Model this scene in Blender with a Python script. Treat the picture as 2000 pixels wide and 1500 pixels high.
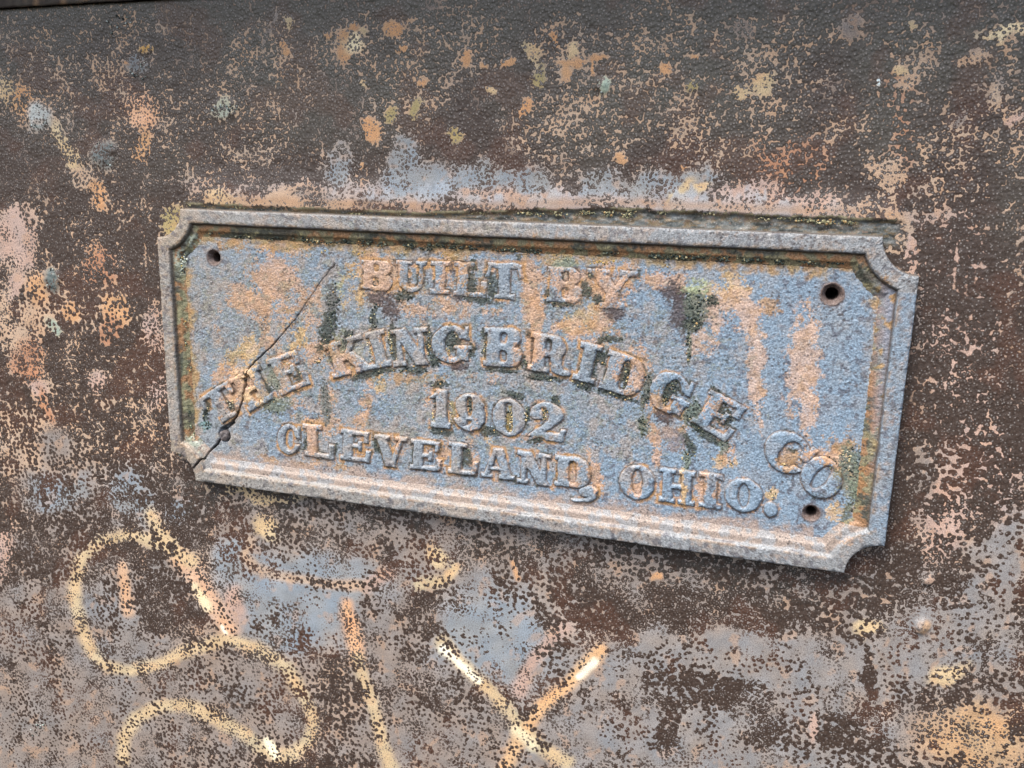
import bpy, math
import numpy as np
from mathutils import Matrix, Vector

for o in list(bpy.data.objects):
    bpy.data.objects.remove(o)
scene = bpy.context.scene
COL = scene.collection
R = math.radians

# ------------------------------------------------------------------ camera
F_PX = 1731.9155                                   # focal length in pixels of a 2000 px wide picture
CAM = np.array([0.181565, -0.533389, 0.126031])
RIGHT = np.array([0.9537277, 0.2996466, 0.0248085])
UP = np.array([-0.0904159, 0.2071292, 0.9741265])
BACK = np.array([0.2867551, -0.9312945, 0.2246377])
cam_d = bpy.data.cameras.new('camera')
cam = bpy.data.objects.new('camera', cam_d)
COL.objects.link(cam)
cam_d.sensor_fit = 'HORIZONTAL'
cam_d.angle = 2 * math.atan(1000 / F_PX)
cam_d.clip_start = 0.01
cam_d.clip_end = 200
m = Matrix.Identity(4)
for i in range(3):
    m[i][0], m[i][1], m[i][2], m[i][3] = RIGHT[i], UP[i], BACK[i], CAM[i]
cam.matrix_world = m
scene.camera = cam

# ------------------------------------------------------------------ sky, soft sun, exposure
SUN_EL, SUN_AZ = 60, -26                            # azimuth measured from the plate's normal, to the left
world = bpy.data.worlds.new('World')
scene.world = world
world.use_nodes = True
nt = world.node_tree
bg = nt.nodes['Background']
sky = nt.nodes.new('ShaderNodeTexSky')
sky.sky_type = 'NISHITA'
sky.sun_disc = False
sky.sun_elevation = R(SUN_EL)
sky.sun_rotation = R(180 + SUN_AZ * -1)
sky.air_density = 1.0
sky.dust_density = 5.0
nt.links.new(sky.outputs[0], bg.inputs[0])
bg.inputs[1].default_value = 0.15
sun_d = bpy.data.lights.new('sun', 'SUN')
sun_d.energy = 1.5
sun_d.angle = R(28)
sun_d.color = (1.0, 0.94, 0.86)
sun = bpy.data.objects.new('sun', sun_d)
COL.objects.link(sun)
sd = Vector((math.sin(R(SUN_AZ)) * math.cos(R(SUN_EL)), -math.cos(R(SUN_AZ)) * math.cos(R(SUN_EL)), math.sin(R(SUN_EL))))
sun.rotation_euler = sd.to_track_quat('Z', 'Y').to_euler()
sun.location = sd * 3
scene.view_settings.view_transform = 'Standard'
scene.view_settings.look = 'None'
scene.view_settings.gamma = 1
scene.view_settings.use_curve_mapping = False
scene.view_settings.exposure = 1.2

# ------------------------------------------------------------------ numbers
U = 0.5 / 1503                                     # one unit, about a third of a millimetre
W, H = 0.5, 0.5 / 2.493538                         # plaque outline
RIM_Y = 0.0                                        # front of the rim
RIM_H = 17 * U                                     # rim stands this far above the field
FIELD_Y = RIM_Y + RIM_H
PLATE_Y = RIM_Y + 29 * U


def project(P):
    d = P - CAM
    z = d @ (-BACK)
    return 1000 + F_PX * (d @ RIGHT) / z, 750 - F_PX * (d @ UP) / z


def unproject(px, py, y):
    px = np.asarray(px, float); py = np.asarray(py, float)
    d = -BACK[None] + RIGHT[None] * ((px.ravel() - 1000) / F_PX)[:, None] - UP[None] * ((py.ravel() - 750) / F_PX)[:, None]
    s = (y - CAM[1]) / d[:, 1]
    return CAM[None] + d * s[:, None]


# ------------------------------------------------------------------ noise and masks
_tab = {}


def pn(x, y, seed):
    """gradient noise, about -0.7..0.7"""
    if seed not in _tab:
        r = np.random.RandomState(seed)
        a = r.rand(256) * 2 * np.pi
        _tab[seed] = (np.concatenate([r.permutation(256)] * 2), np.cos(a), np.sin(a))
    p, gx, gy = _tab[seed]
    xf = np.floor(x); yf = np.floor(y)
    xi = xf.astype(np.int64) & 255; yi = yf.astype(np.int64) & 255
    fx = x - xf; fy = y - yf
    u = fx * fx * fx * (fx * (fx * 6 - 15) + 10); v = fy * fy * fy * (fy * (fy * 6 - 15) + 10)
    x1 = (xi + 1) & 255; y1 = (yi + 1) & 255

    def g(a, b, dx, dy):
        h = p[p[a] + b]
        return gx[h] * dx + gy[h] * dy
    n0 = g(xi, yi, fx, fy) * (1 - u) + g(x1, yi, fx - 1, fy) * u
    n1 = g(xi, y1, fx, fy - 1) * (1 - u) + g(x1, y1, fx - 1, fy - 1) * u
    return n0 * (1 - v) + n1 * v


def fbm(x, y, wl, octaves, seed, gain=0.5):
    s = 0; a = 1.0; t = 0
    for i in range(octaves):
        s = s + a * pn(x / wl + 17.3 * i, y / wl - 9.1 * i, seed + i)
        t += a * a; a *= gain; wl *= 0.5
    return s / math.sqrt(t)                        # std about 0.25


def rank(n, s=0.25):
    return 1 / (1 + np.exp(-1.7 * n / s))


def sstep(a, b, x):
    t = np.clip((x - a) / (b - a), 0, 1)
    return t * t * (3 - 2 * t)


def uni(n):
    """spread values evenly over 0..1"""
    q = np.sort(n[np.random.RandomState(3).randint(0, len(n), 20000)])
    return np.interp(n, q[::40], np.linspace(0, 1, len(q[::40])))


def beads(x, y, cell, seed):
    """distance to the nearest of a scatter of points, in cells"""
    r = np.random.RandomState(seed); jx = r.rand(65536); jy = r.rand(65536)
    x = x / cell; y = y / cell; xf = np.floor(x).astype(np.int64); yf = np.floor(y).astype(np.int64)
    best = np.full(x.shape, 9.0)
    for a in (-1, 0, 1):
        for b in (-1, 0, 1):
            h = ((xf + a) * 73856093 ^ (yf + b) * 19349663) & 65535
            d = (xf + a + jx[h] - x) ** 2 + (yf + b + jy[h] - y) ** 2
            best = np.minimum(best, d)
    return np.sqrt(best)


def srgb(r, g, b):
    c = np.array([r, g, b], float) / 255
    return np.where(c <= 0.04045, c / 12.92, ((c + 0.055) / 1.055) ** 2.4)


GAIN = 0.86                                         # picture value of a colour to its albedo


def C3(r, g, b):
    return srgb(r, g, b) * GAIN


def mix(a, b, k):
    return a + (b - a) * k[:, None]


def seg_dist(x, y, pts):
    best = np.full(x.shape, 1e9); par = np.zeros(x.shape); acc = 0
    for (ax, ay), (bx, by) in zip(pts[:-1], pts[1:]):
        dx, dy = bx - ax, by - ay; L2 = dx * dx + dy * dy; L = math.sqrt(L2)
        t = np.clip(((x - ax) * dx + (y - ay) * dy) / L2, 0, 1)
        d = np.hypot(x - ax - t * dx, y - ay - t * dy)
        m_ = d < best
        best = np.where(m_, d, best); par = np.where(m_, acc + t * L, par); acc += L
    return best, par / acc


def blob(x, y, cx, cy, rx, ry, rot=0, soft=0.35):
    c, s = math.cos(R(rot)), math.sin(R(rot))
    dx, dy = x - cx, y - cy
    q = np.hypot((dx * c + dy * s) / rx, (-dx * s + dy * c) / ry)
    return 1 - sstep(1 - soft, 1 + soft, q)


# ------------------------------------------------------------------ mesh helpers
def mesh_obj(name, V, Fq, color, mat, parent=None, smooth=True):
    me = bpy.data.meshes.new(name)
    V = np.ascontiguousarray(V, np.float32); Fq = np.ascontiguousarray(Fq, np.int32)
    k = Fq.shape[1]
    me.vertices.add(len(V)); me.vertices.foreach_set('co', V.ravel())
    me.loops.add(Fq.size); me.loops.foreach_set('vertex_index', Fq.ravel())
    me.polygons.add(len(Fq)); me.polygons.foreach_set('loop_start', np.arange(len(Fq), dtype=np.int32) * k)
    me.polygons.foreach_set('use_smooth', np.full(len(Fq), smooth))
    me.update(calc_edges=True)
    if color is not None:
        at = me.color_attributes.new('weathering', 'FLOAT_COLOR', 'POINT')
        at.data.foreach_set('color', np.ascontiguousarray(color, np.float32).ravel())
    me.materials.append(mat)
    ob = bpy.data.objects.new(name, me)
    COL.objects.link(ob)
    if parent:
        ob.parent = parent
    return ob


def grid_faces(nx, nz, keep=None):
    """vertex (j,i) = j*nx+i, rows go up; faces look towards -Y"""
    i, j = np.meshgrid(np.arange(nx - 1), np.arange(nz - 1))
    a = (j * nx + i).ravel()
    f = np.stack([a, a + 1, a + nx + 1, a + nx], 1)
    return f if keep is None else f[keep]


def compact(V, Fq, *arrs):
    used = np.zeros(len(V), bool); used[Fq.ravel()] = True
    idx = np.cumsum(used) - 1
    return (V[used], idx[Fq]) + tuple(a[used] for a in arrs)


def tag(o, label, cat, group=None, kind=None):
    if label: o['label'] = label
    if cat: o['category'] = cat
    if group: o['group'] = group
    if kind: o['kind'] = kind
    return o


# ------------------------------------------------------------------ materials
def weathered(name, grain=1500, grain_amt=0.22, bump=0.25, bump_dist=0.0004, spec=0.5, metal=0.0):
    mt = bpy.data.materials.new(name); mt.use_nodes = True
    n = mt.node_tree; b = n.nodes['Principled BSDF']
    at = n.nodes.new('ShaderNodeVertexColor'); at.layer_name = 'weathering'
    tc = n.nodes.new('ShaderNodeTexCoord')
    nz = n.nodes.new('ShaderNodeTexNoise'); nz.inputs['Scale'].default_value = grain; nz.inputs['Detail'].default_value = 2.0
    nz2 = n.nodes.new('ShaderNodeTexNoise'); nz2.inputs['Scale'].default_value = grain * 0.8; nz2.inputs['Detail'].default_value = 3.0
    n.links.new(tc.outputs['Object'], nz.inputs['Vector']); n.links.new(tc.outputs['Object'], nz2.inputs['Vector'])
    mr = n.nodes.new('ShaderNodeMapRange')
    mr.inputs['From Min'].default_value = 0.3; mr.inputs['From Max'].default_value = 0.7
    mr.inputs['To Min'].default_value = 1 - grain_amt; mr.inputs['To Max'].default_value = 1 + grain_amt
    n.links.new(nz.outputs['Fac'], mr.inputs['Value'])
    mu = n.nodes.new('ShaderNodeVectorMath'); mu.operation = 'SCALE'
    n.links.new(at.outputs['Color'], mu.inputs[0]); n.links.new(mr.outputs[0], mu.inputs['Scale'])
    n.links.new(mu.outputs[0], b.inputs['Base Color'])
    n.links.new(at.outputs['Alpha'], b.inputs['Roughness'])
    b.inputs['Specular IOR Level'].default_value = spec
    b.inputs['Metallic'].default_value = metal
    bp = n.nodes.new('ShaderNodeBump'); bp.inputs['Strength'].default_value = bump; bp.inputs['Distance'].default_value = bump_dist
    n.links.new(nz2.outputs['Fac'], bp.inputs['Height']); n.links.new(bp.outputs[0], b.inputs['Normal'])
    return mt


MAT_PLATE = weathered('rusted_steel', 1500, 0.2, 0.5, 0.0005, 0.5)


def flaking(name):
    """bare pitted rust under old flakes that break up around the rust blisters"""
    mt = bpy.data.materials.new(name); mt.use_nodes = True
    n = mt.node_tree; b = n.nodes['Principled BSDF']

    def M(op, a, c=None, clamp=False):
        nd = n.nodes.new('ShaderNodeMath'); nd.operation = op; nd.use_clamp = clamp
        for i_, v_ in enumerate((a, c)):
            if v_ is None: continue
            if isinstance(v_, (int, float)): nd.inputs[i_].default_value = v_
            else: n.links.new(v_, nd.inputs[i_])
        return nd.outputs[0]

    def SS(v_, lo, hi):
        nd = n.nodes.new('ShaderNodeMapRange'); nd.interpolation_type = 'SMOOTHSTEP'
        nd.inputs['From Min'].default_value = lo; nd.inputs['From Max'].default_value = hi
        n.links.new(v_, nd.inputs['Value']); return nd.outputs[0]

    def MIX(fac, a, c):
        nd = n.nodes.new('ShaderNodeMix'); nd.data_type = 'RGBA'
        if isinstance(fac, (int, float)): nd.inputs[0].default_value = fac
        else: n.links.new(fac, nd.inputs[0])
        for i_, v_ in ((6, a), (7, c)):
            if isinstance(v_, tuple): nd.inputs[i_].default_value = v_
            else: n.links.new(v_, nd.inputs[i_])
        return nd.outputs[2]
    tc = n.nodes.new('ShaderNodeTexCoord'); sp = n.nodes.new('ShaderNodeSeparateXYZ'); cb = n.nodes.new('ShaderNodeCombineXYZ')
    n.links.new(tc.outputs['Object'], sp.inputs[0]); n.links.new(sp.outputs['X'], cb.inputs['X']); n.links.new(sp.outputs['Z'], cb.inputs['Y'])

    def NOISE(sc_, det, ro=0.5):
        nd = n.nodes.new('ShaderNodeTexNoise'); nd.noise_dimensions = '2D'; nd.inputs['Scale'].default_value = sc_; nd.inputs['Detail'].default_value = det; nd.inputs['Roughness'].default_value = ro
        n.links.new(cb.outputs[0], nd.inputs['Vector']); return nd.outputs['Fac']

    def VOR(sc_):
        nd = n.nodes.new('ShaderNodeTexVoronoi'); nd.voronoi_dimensions = '2D'; nd.inputs['Scale'].default_value = sc_
        n.links.new(cb.outputs[0], nd.inputs['Vector']); return nd.outputs['Distance']
    v1 = VOR(290); v2 = VOR(470); n1 = NOISE(330, 2, .6); n2 = NOISE(85, 3, .6); n3 = NOISE(1300, 1); n4 = NOISE(24, 2); n5 = NOISE(34, 4, .6)
    # blister size drifts over the plate
    size = M('MAXIMUM', SS(n4, .40, .62), M('MULTIPLY', SS(sp.outputs['Z'], .05, .15), 0.9))
    dv = M('ADD', M('MULTIPLY', v1, M('SUBTRACT', 1.0, size)), M('MULTIPLY', v2, size))
    q = M('ADD', M('MULTIPLY', dv, -1.1), M('ADD', M('MULTIPLY', M('SUBTRACT', n1, .5), 0.75), M('ADD', M('MULTIPLY', M('SUBTRACT', n2, .5), 1.05), M('MULTIPLY', M('SUBTRACT', n5, .5), 0.85))))
    rk = SS(q, -0.46 - 0.47, -0.46 + 0.47)
    fl_ = n.nodes.new('ShaderNodeVertexColor'); fl_.layer_name = 'flakes'
    ba = n.nodes.new('ShaderNodeVertexColor'); ba.layer_name = 'weathering'
    f = M('ADD', M('DIVIDE', M('SUBTRACT', fl_.outputs['Alpha'], rk), 0.10), 0.5, True)
    grain = M('ADD', M('MULTIPLY', SS(n3, .3, .7), 0.4), 0.8)
    tip = M('MULTIPLY', SS(v2, 0.30, 0.10), SS(n1, .42, .60))
    bare = MIX(M('MULTIPLY', tip, 0.7), ba.outputs['Color'], (*(srgb(150, 146, 142) * 0.86), 1))  # sparkle on the blister tips, put into the colour
    bare = MIX(M('MULTIPLY', SS(dv, .35, .75), .15), bare, (*(srgb(40, 33, 31) * 0.86), 1))
    edge = M('MULTIPLY', M('MULTIPLY', f, M('SUBTRACT', 1.0, f)), 1.4)
    colr = MIX(f, bare, fl_.outputs['Color'])
    colr = MIX(edge, colr, (*(srgb(96, 72, 58) * 0.86), 1))
    sc_n = n.nodes.new('ShaderNodeVectorMath'); sc_n.operation = 'SCALE'
    n.links.new(colr, sc_n.inputs[0]); n.links.new(grain, sc_n.inputs['Scale'])
    n.links.new(sc_n.outputs[0], b.inputs['Base Color'])
    n.links.new(M('ADD', M('MULTIPLY', f, 0.22), 0.46), b.inputs['Roughness'])
    ht = M('ADD', M('MULTIPLY', f, 0.45), M('MULTIPLY', M('SUBTRACT', 1.0, f), M('ADD', M('MULTIPLY', M('MULTIPLY', SS(dv, .75, .05), 0.75), SS(n2, .34, .62)), M('MULTIPLY', n3, 0.35))))
    bp = n.nodes.new('ShaderNodeBump'); bp.inputs['Strength'].default_value = 0.45; bp.inputs['Distance'].default_value = 0.0005
    n.links.new(ht, bp.inputs['Height']); n.links.new(bp.outputs[0], b.inputs['Normal'])
    return mt


MAT_FLAKING = flaking('rusted_steel_with_old_paint')
def speck(mt, scale, amt, rgb):
    n = mt.node_tree; b = n.nodes['Principled BSDF']; src = b.inputs['Base Color'].links[0].from_socket
    tc = n.nodes.new('ShaderNodeTexCoord')
    vo = n.nodes.new('ShaderNodeTexVoronoi'); vo.inputs['Scale'].default_value = scale; n.links.new(tc.outputs['Object'], vo.inputs['Vector'])
    nz = n.nodes.new('ShaderNodeTexNoise'); nz.inputs['Scale'].default_value = scale * 0.16; nz.inputs['Detail'].default_value = 2; n.links.new(tc.outputs['Object'], nz.inputs['Vector'])
    m1 = n.nodes.new('ShaderNodeMapRange'); m1.interpolation_type = 'SMOOTHSTEP'; m1.inputs['From Min'].default_value = 0.36; m1.inputs['From Max'].default_value = 0.20; n.links.new(vo.outputs['Distance'], m1.inputs['Value'])
    m2 = n.nodes.new('ShaderNodeMapRange'); m2.interpolation_type = 'SMOOTHSTEP'; m2.inputs['From Min'].default_value = 0.46; m2.inputs['From Max'].default_value = 0.62; m2.inputs['To Max'].default_value = amt; n.links.new(nz.outputs['Fac'], m2.inputs['Value'])
    mm = n.nodes.new('ShaderNodeMath'); mm.operation = 'MULTIPLY'; n.links.new(m1.outputs[0], mm.inputs[0]); n.links.new(m2.outputs[0], mm.inputs[1])
    mx = n.nodes.new('ShaderNodeMix'); mx.data_type = 'RGBA'; n.links.new(mm.outputs[0], mx.inputs[0]); n.links.new(src, mx.inputs[6]); mx.inputs[7].default_value = (*rgb, 1)
    n.links.new(mx.outputs[2], b.inputs['Base Color'])
    return mt


MAT_IRON = weathered('cast_iron', 1150, 0.36, 0.8, 0.0006, 0.5)
speck(MAT_IRON, 380, 0.75, srgb(74, 68, 66) * 0.86)
MAT_LICHEN = weathered('lichen', 2500, 0.25, 0.6, 0.0006, 0.3)

# ------------------------------------------------------------------ crack through the plaque (picture points on the field)
CRACK = [(655, 515), (628, 548), (601, 588), (578, 622), (558, 645), (535, 672), (503, 702), (487, 718), (482, 738), (479, 762), (471, 790), (466, 806), (455, 824), (438, 845), (424, 868), (409, 882), (398, 898), (391, 898), (378, 913), (368, 925)]
CRACK = np.array(CRACK, float)


def crack_mask(px, py):
    """0..1 gap, widening from a hair at the top to the broken corner"""
    out = np.zeros(px.shape)
    sel = np.where((px > 350) & (px < 680) & (py > 495) & (py < 945))[0]
    if len(sel) == 0:
        return out
    x = px[sel]; y = py[sel]
    d, t = seg_dist(x + 2.0 * fbm(x, y, 14, 2, 900), y + 2.0 * fbm(x, y, 14, 2, 904), CRACK)
    w = 0.6 + 1.35 * sstep(0.15, 1.0, t)
    out[sel] = (1 - sstep(w * 0.55, w * 1.35, d)) * (0.18 + 0.82 * sstep(0.25, 0.62, t))
    # wedge broken out above the bolt
    dw, tw = seg_dist(x, y, [(455, 826), (433, 839)])
    out[sel] = np.maximum(out[sel], 0.55 * (1 - sstep(1.5, 5, dw)))
    return out


# ------------------------------------------------------------------ the steel plate
BEIGE = C3(186, 161, 137); PINK = C3(184, 158, 144); TAN = C3(140, 131, 124); GREY = C3(139, 136, 134); BLUE = C3(138, 146, 152)
ORANGE = C3(198, 154, 112); YELLOW = C3(202, 180, 142); CREAM = C3(236, 218, 178); OLIVE = C3(165, 150, 104)
LGREEN = C3(150, 165, 150); DGREEN = C3(74, 86, 80); RED = C3(178, 132, 102); BROWN = C3(66, 54, 47); DGREY = C3(79, 77, 69); BLACK = C3(45, 46, 45)

# coverage of old paint and rust flakes: x, y, rx, ry, rot, coverage, colour
PATCH = [
    # broad areas
    (150, 1400, 330, 200, 0, .62, TAN), (60, 1230, 160, 110, 0, .48, TAN), (240, 1210, 90, 110, 0, .5, GREY),
    (600, 1160, 190, 110, 0, .80, BLUE), (640, 1030, 260, 60, 8, .44, TAN), (900, 1080, 160, 70, 8, .50, TAN),
    (960, 1250, 150, 110, 0, .76, BLUE), (760, 1290, 80, 120, 0, .55, TAN), (850, 1390, 150, 80, 0, .30, TAN), (430, 1370, 200, 110, 0, .52, TAN),
    (320, 1150, 60, 90, 0, .14, TAN), (560, 1230, 60, 50, 20, .45, BLUE), (820, 1200, 40, 60, 0, .25, TAN), (900, 1450, 260, 70, 0, .55, TAN),
    (1250, 1300, 170, 70, -10, .72, GREY), (1550, 1290, 260, 90, 0, .70, GREY), (1400, 1450, 420, 90, 0, .66, GREY), (1850, 1240, 170, 110, 0, .66, GREY),
    (1910, 1445, 105, 75, 0, .62, C3(186, 154, 118)), (1300, 1130, 330, 70, 9, .24, TAN), (1130, 1060, 160, 50, 9, .36, TAN), (1330, 1195, 200, 40, 5, .10, TAN), (1230, 1210, 40, 40, 0, .10, TAN),
    (1380, 1350, 95, 38, 8, .12, GREY), (1320, 1390, 22, 60, 0, .08, GREY), (1290, 1330, 40, 30, 0, .25, GREY), (1510, 1430, 50, 40, 20, .16, GREY), (1650, 1430, 70, 50, 20, .2, GREY), (1690, 1300, 9, 70, 0, .05, GREY), (1300, 1440, 18, 35, 0, .1, GREY),
    (1640, 1120, 140, 60, 0, .28, TAN), (1740, 1110, 50, 60, 0, .15, TAN), (1800, 1140, 60, 40, 0, .10, TAN), (1880, 1340, 40, 40, 20, .22, TAN), (1960, 1050, 60, 120, 0, .6, GREY), (1960, 1330, 50, 60, 0, .3, TAN),
    (1940, 1250, 60, 60, 0, .55, GREY), (1660, 1230, 60, 30, 0, .3, TAN), (1870, 1160, 60, 40, 0, .35, GREY),
    (1840, 1000, 50, 90, 0, .33, PINK), (1930, 880, 80, 120, 0, .10, PINK), (1800, 930, 25, 60, 0, .4, TAN), (1870, 600, 90, 250, 0, .05, PINK), (1960, 300, 70, 120, 0, .17, BEIGE), (1850, 300, 70, 100, 0, .17, BEIGE),
    (160, 930, 180, 100, 0, .34, TAN), (60, 850, 90, 80, 0, .32, BEIGE), (240, 840, 110, 100, 0, .12, BEIGE), (170, 600, 160, 180, 0, .06, BEIGE), (200, 460, 140, 110, 0, .06, BEIGE),
    (260, 960, 70, 50, 70, .4, BLUE), (110, 960, 40, 60, 80, .45, BLUE), (370, 1020, 50, 70, 0, .12, TAN), (120, 1080, 120, 60, 0, .17, TAN), (450, 1090, 40, 40, 0, .5, BLUE), (350, 1000, 30, 30, 0, .15, BLUE),
    (150, 120, 160, 120, 0, .16, BEIGE), (400, 250, 120, 100, 0, .12, BEIGE), (560, 120, 60, 80, 0, .30, BEIGE), (780, 90, 160, 60, 0, .26, BEIGE), (515, 245, 40, 60, 0, .36, BEIGE), (800, 180, 70, 60, 0, .22, BEIGE),
    (1100, 80, 80, 60, 0, .26, BEIGE), (1330, 110, 130, 80, 0, .24, BEIGE), (1140, 230, 130, 70, 0, .32, BEIGE), (1075, 260, 40, 70, 20, .42, BEIGE), (1350, 250, 60, 70, 0, .30, BEIGE), (1500, 210, 60, 90, 0, .30, BEIGE), (1560, 100, 90, 70, 0, .20, BEIGE), (1540, 320, 110, 50, 0, .22, RED), (1740, 260, 40, 110, 0, .26, RED), (1790, 90, 60, 50, 0, .32, BEIGE),
    (465, 110, 35, 50, 20, .34, BEIGE), (1680, 250, 70, 80, 0, .08, BEIGE), (1240, 230, 40, 50, 0, .08, BEIGE), (1420, 300, 50, 40, 0, .1, BEIGE),
    # ragged grey band above the plaque
    (1080, 392, 640, 26, 2, .64, C3(170, 152, 144)), (560, 395, 140, 26, 0, .74, BEIGE), (660, 330, 26, 46, 0, .62, BLUE), (790, 300, 30, 38, 0, .66, BLUE), (790, 352, 60, 40, 0, .72, BLUE), (880, 350, 60, 34, 0, .7, BLUE), (960, 348, 50, 30, 0, .72, BLUE), (1040, 360, 40, 26, 0, .7, BLUE), (1170, 360, 50, 28, 0, .72, BLUE), (1270, 358, 60, 26, 0, .75, BLUE), (1360, 360, 60, 34, 0, .74, BLUE), (1460, 378, 70, 26, 0, .5, PINK), (1580, 400, 90, 26, 4, .5, PINK), (1690, 420, 60, 22, 10, .58, BEIGE), (1130, 395, 500, 12, 2, .70, C3(172, 148, 132)), (720, 395, 26, 14, 0, .25, TAN), (610, 385, 40, 12, 0, .3, TAN),
    (1330, 385, 42, 12, -55, .95, YELLOW), (1320, 400, 12, 22, 0, .98, YELLOW), (1362, 372, 24, 10, -20, .95, YELLOW),
    (1755, 455, 34, 36, 20, .78, BEIGE), (1780, 500, 14, 40, 0, .6, PINK), (1795, 620, 14, 60, 0, .4, TAN), (1730, 360, 40, 50, 0, .42, BEIGE),
    (430, 392, 30, 24, 0, .75, YELLOW), (340, 430, 22, 30, 30, .6, OLIVE), (300, 640, 24, 60, 0, .48, PINK), (312, 760, 18, 50, 0, .3, PINK),
    # left side
    (28, 455, 40, 62, 15, .80, PINK), (50, 500, 22, 30, 0, .85, PINK), (28, 560, 18, 34, 20, .85, PINK), (72, 618, 34, 44, 10, .74, BEIGE), (78, 560, 24, 32, 0, .6, ORANGE), (46, 665, 26, 34, 0, .65, BEIGE), (58, 715, 26, 46, -20, .5, RED), (78, 762, 20, 16, 0, .92, PINK), (90, 790, 12, 30, -20, .55, RED), (228, 608, 28, 34, 0, .55, ORANGE), (190, 520, 40, 40, 60, .3, RED), (215, 650, 20, 30, 0, .35, RED), (140, 610, 20, 22, 0, .45, ORANGE), (190, 745, 22, 24, 30, .5, PINK), (105, 870, 34, 40, 0, .62, TAN), (10, 620, 16, 60, 0, .5, BEIGE),
    (275, 215, 26, 46, 0, .66, C3(225, 180, 145)), (280, 285, 18, 36, 0, .45, ORANGE), (130, 295, 16, 62, -32, .62, YELLOW), (165, 350, 26, 22, 30, .6, BEIGE), (190, 380, 14, 30, -20, .4, ORANGE), (45, 195, 26, 40, -30, .5, ORANGE), (75, 228, 22, 30, -20, .62, C3(168, 178, 180)), (12, 175, 18, 26, 0, .45, YELLOW), (10, 1070, 18, 60, 0, .6, PINK),
    (205, 300, 30, 26, 30, .5, C3(112, 118, 116)), (440, 212, 32, 16, -25, .72, C3(170, 176, 160)), (102, 545, 16, 30, -15, .9, C3(96, 106, 104)), (105, 640, 10, 22, -20, .8, LGREEN), (270, 125, 26, 26, 0, .45, C3(130, 135, 138)),
    # orange spots of the upper part
    (562, 35, 9, 14, 0, .97, YELLOW), (642, 69, 8, 9, 0, .9, ORANGE), (670, 100, 14, 26, 0, .9, ORANGE), (692, 85, 24, 20, 0, .65, CREAM), (668, 72, 8, 14, 0, .9, ORANGE), (690, 54, 12, 9, 0, .9, ORANGE), (715, 57, 10, 6, 0, .9, YELLOW), (771, 52, 15, 20, 0, .82, ORANGE), (782, 100, 7, 10, 0, .98, ORANGE), (559, 91, 7, 7, 0, .95, ORANGE), (561, 106, 8, 7, 0, .8, ORANGE), (712, 159, 8, 8, 0, .95, YELLOW), (730, 252, 19, 21, 0, .78, ORANGE), (812, 212, 11, 24, 15, .85, OLIVE), (765, 222, 10, 14, 0, .8, OLIVE), (895, 260, 12, 12, 0, .9, OLIVE), (917, 116, 11, 14, 20, .88, ORANGE), (948, 123, 8, 5, 0, .95, ORANGE), (990, 125, 20, 8, 0, .92, ORANGE), (960, 172, 13, 11, 30, .82, YELLOW), (705, 315, 6, 14, 0, .9, ORANGE), (820, 158, 8, 8, 0, .85, ORANGE),
    (1035, 107, 17, 28, -15, .88, YELLOW), (1057, 148, 14, 18, 0, .72, OLIVE), (1078, 74, 8, 14, 0, .9, ORANGE), (1117, 116, 22, 9, -6, .96, ORANGE), (1108, 140, 8, 22, 0, .92, ORANGE), (1115, 94, 10, 10, 0, .7, YELLOW), (1170, 117, 18, 6, 0, .85, ORANGE), (1153, 135, 4, 22, 0, .9, ORANGE), (1302, 130, 14, 13, 0, .84, ORANGE), (1347, 176, 14, 13, 0, .95, OLIVE), (1031, 203, 10, 20, 10, .86, ORANGE), (1210, 312, 11, 11, 0, .98, ORANGE), (1330, 320, 6, 6, 0, .95, ORANGE), (1352, 112, 6, 6, 0, .95, ORANGE), (1457, 55, 16, 22, 0, .75, TAN), (1447, 175, 17, 16, 20, .88, YELLOW), (1492, 166, 26, 18, -20, .86, YELLOW), (1175, 167, 13, 15, 0, .97, C3(170, 190, 175)),
    (1657, 58, 24, 20, 0, .78, TAN), (1780, 52, 8, 14, 20, .95, YELLOW), (1758, 140, 14, 11, 30, .95, YELLOW), (1770, 165, 22, 14, -40, .85, BEIGE), (1962, 58, 46, 14, -4, .93, CREAM), (1958, 82, 10, 8, 0, .9, CREAM), (1895, 112, 36, 12, -25, .62, BEIGE), (1978, 105, 16, 40, 0, .42, BEIGE), (1945, 195, 9, 26, 0, .6, BEIGE), (1870, 230, 22, 10, -40, .6, TAN), (1740, 345, 26, 30, 0, .6, BEIGE), (1715, 157, 5, 7, 20, 1.0, C3(225, 240, 240)), (1985, 232, 20, 9, -20, .6, PINK), (285, 97, 12, 11, 0, .98, C3(195, 155, 90)), (250, 126, 6, 6, 0, .95, ORANGE), (1632, 165, 0.1, 0.1, 0, .5, BEIGE), (728, 1180, 24, 34, 0, .35, TAN),
    (520, 1030, 26, 20, 40, .55, YELLOW), (850, 1085, 20, 26, -30, .6, YELLOW), (1280, 1128, 9, 8, 0, .9, ORANGE), (1700, 1225, 30, 16, -20, .55, YELLOW), (1800, 1222, 14, 12, 0, .97, C3(178, 150, 122)), (1812, 1134, 10, 10, 0, .9, C3(165, 140, 122)), (1590, 1420, 8, 26, 10, .9, PINK), (1850, 1315, 40, 18, -20, .7, YELLOW),
    (500, 965, 90, 14, 7, .5, YELLOW), (460, 1175, 18, 40, -10, .8, PINK),
]
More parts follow.
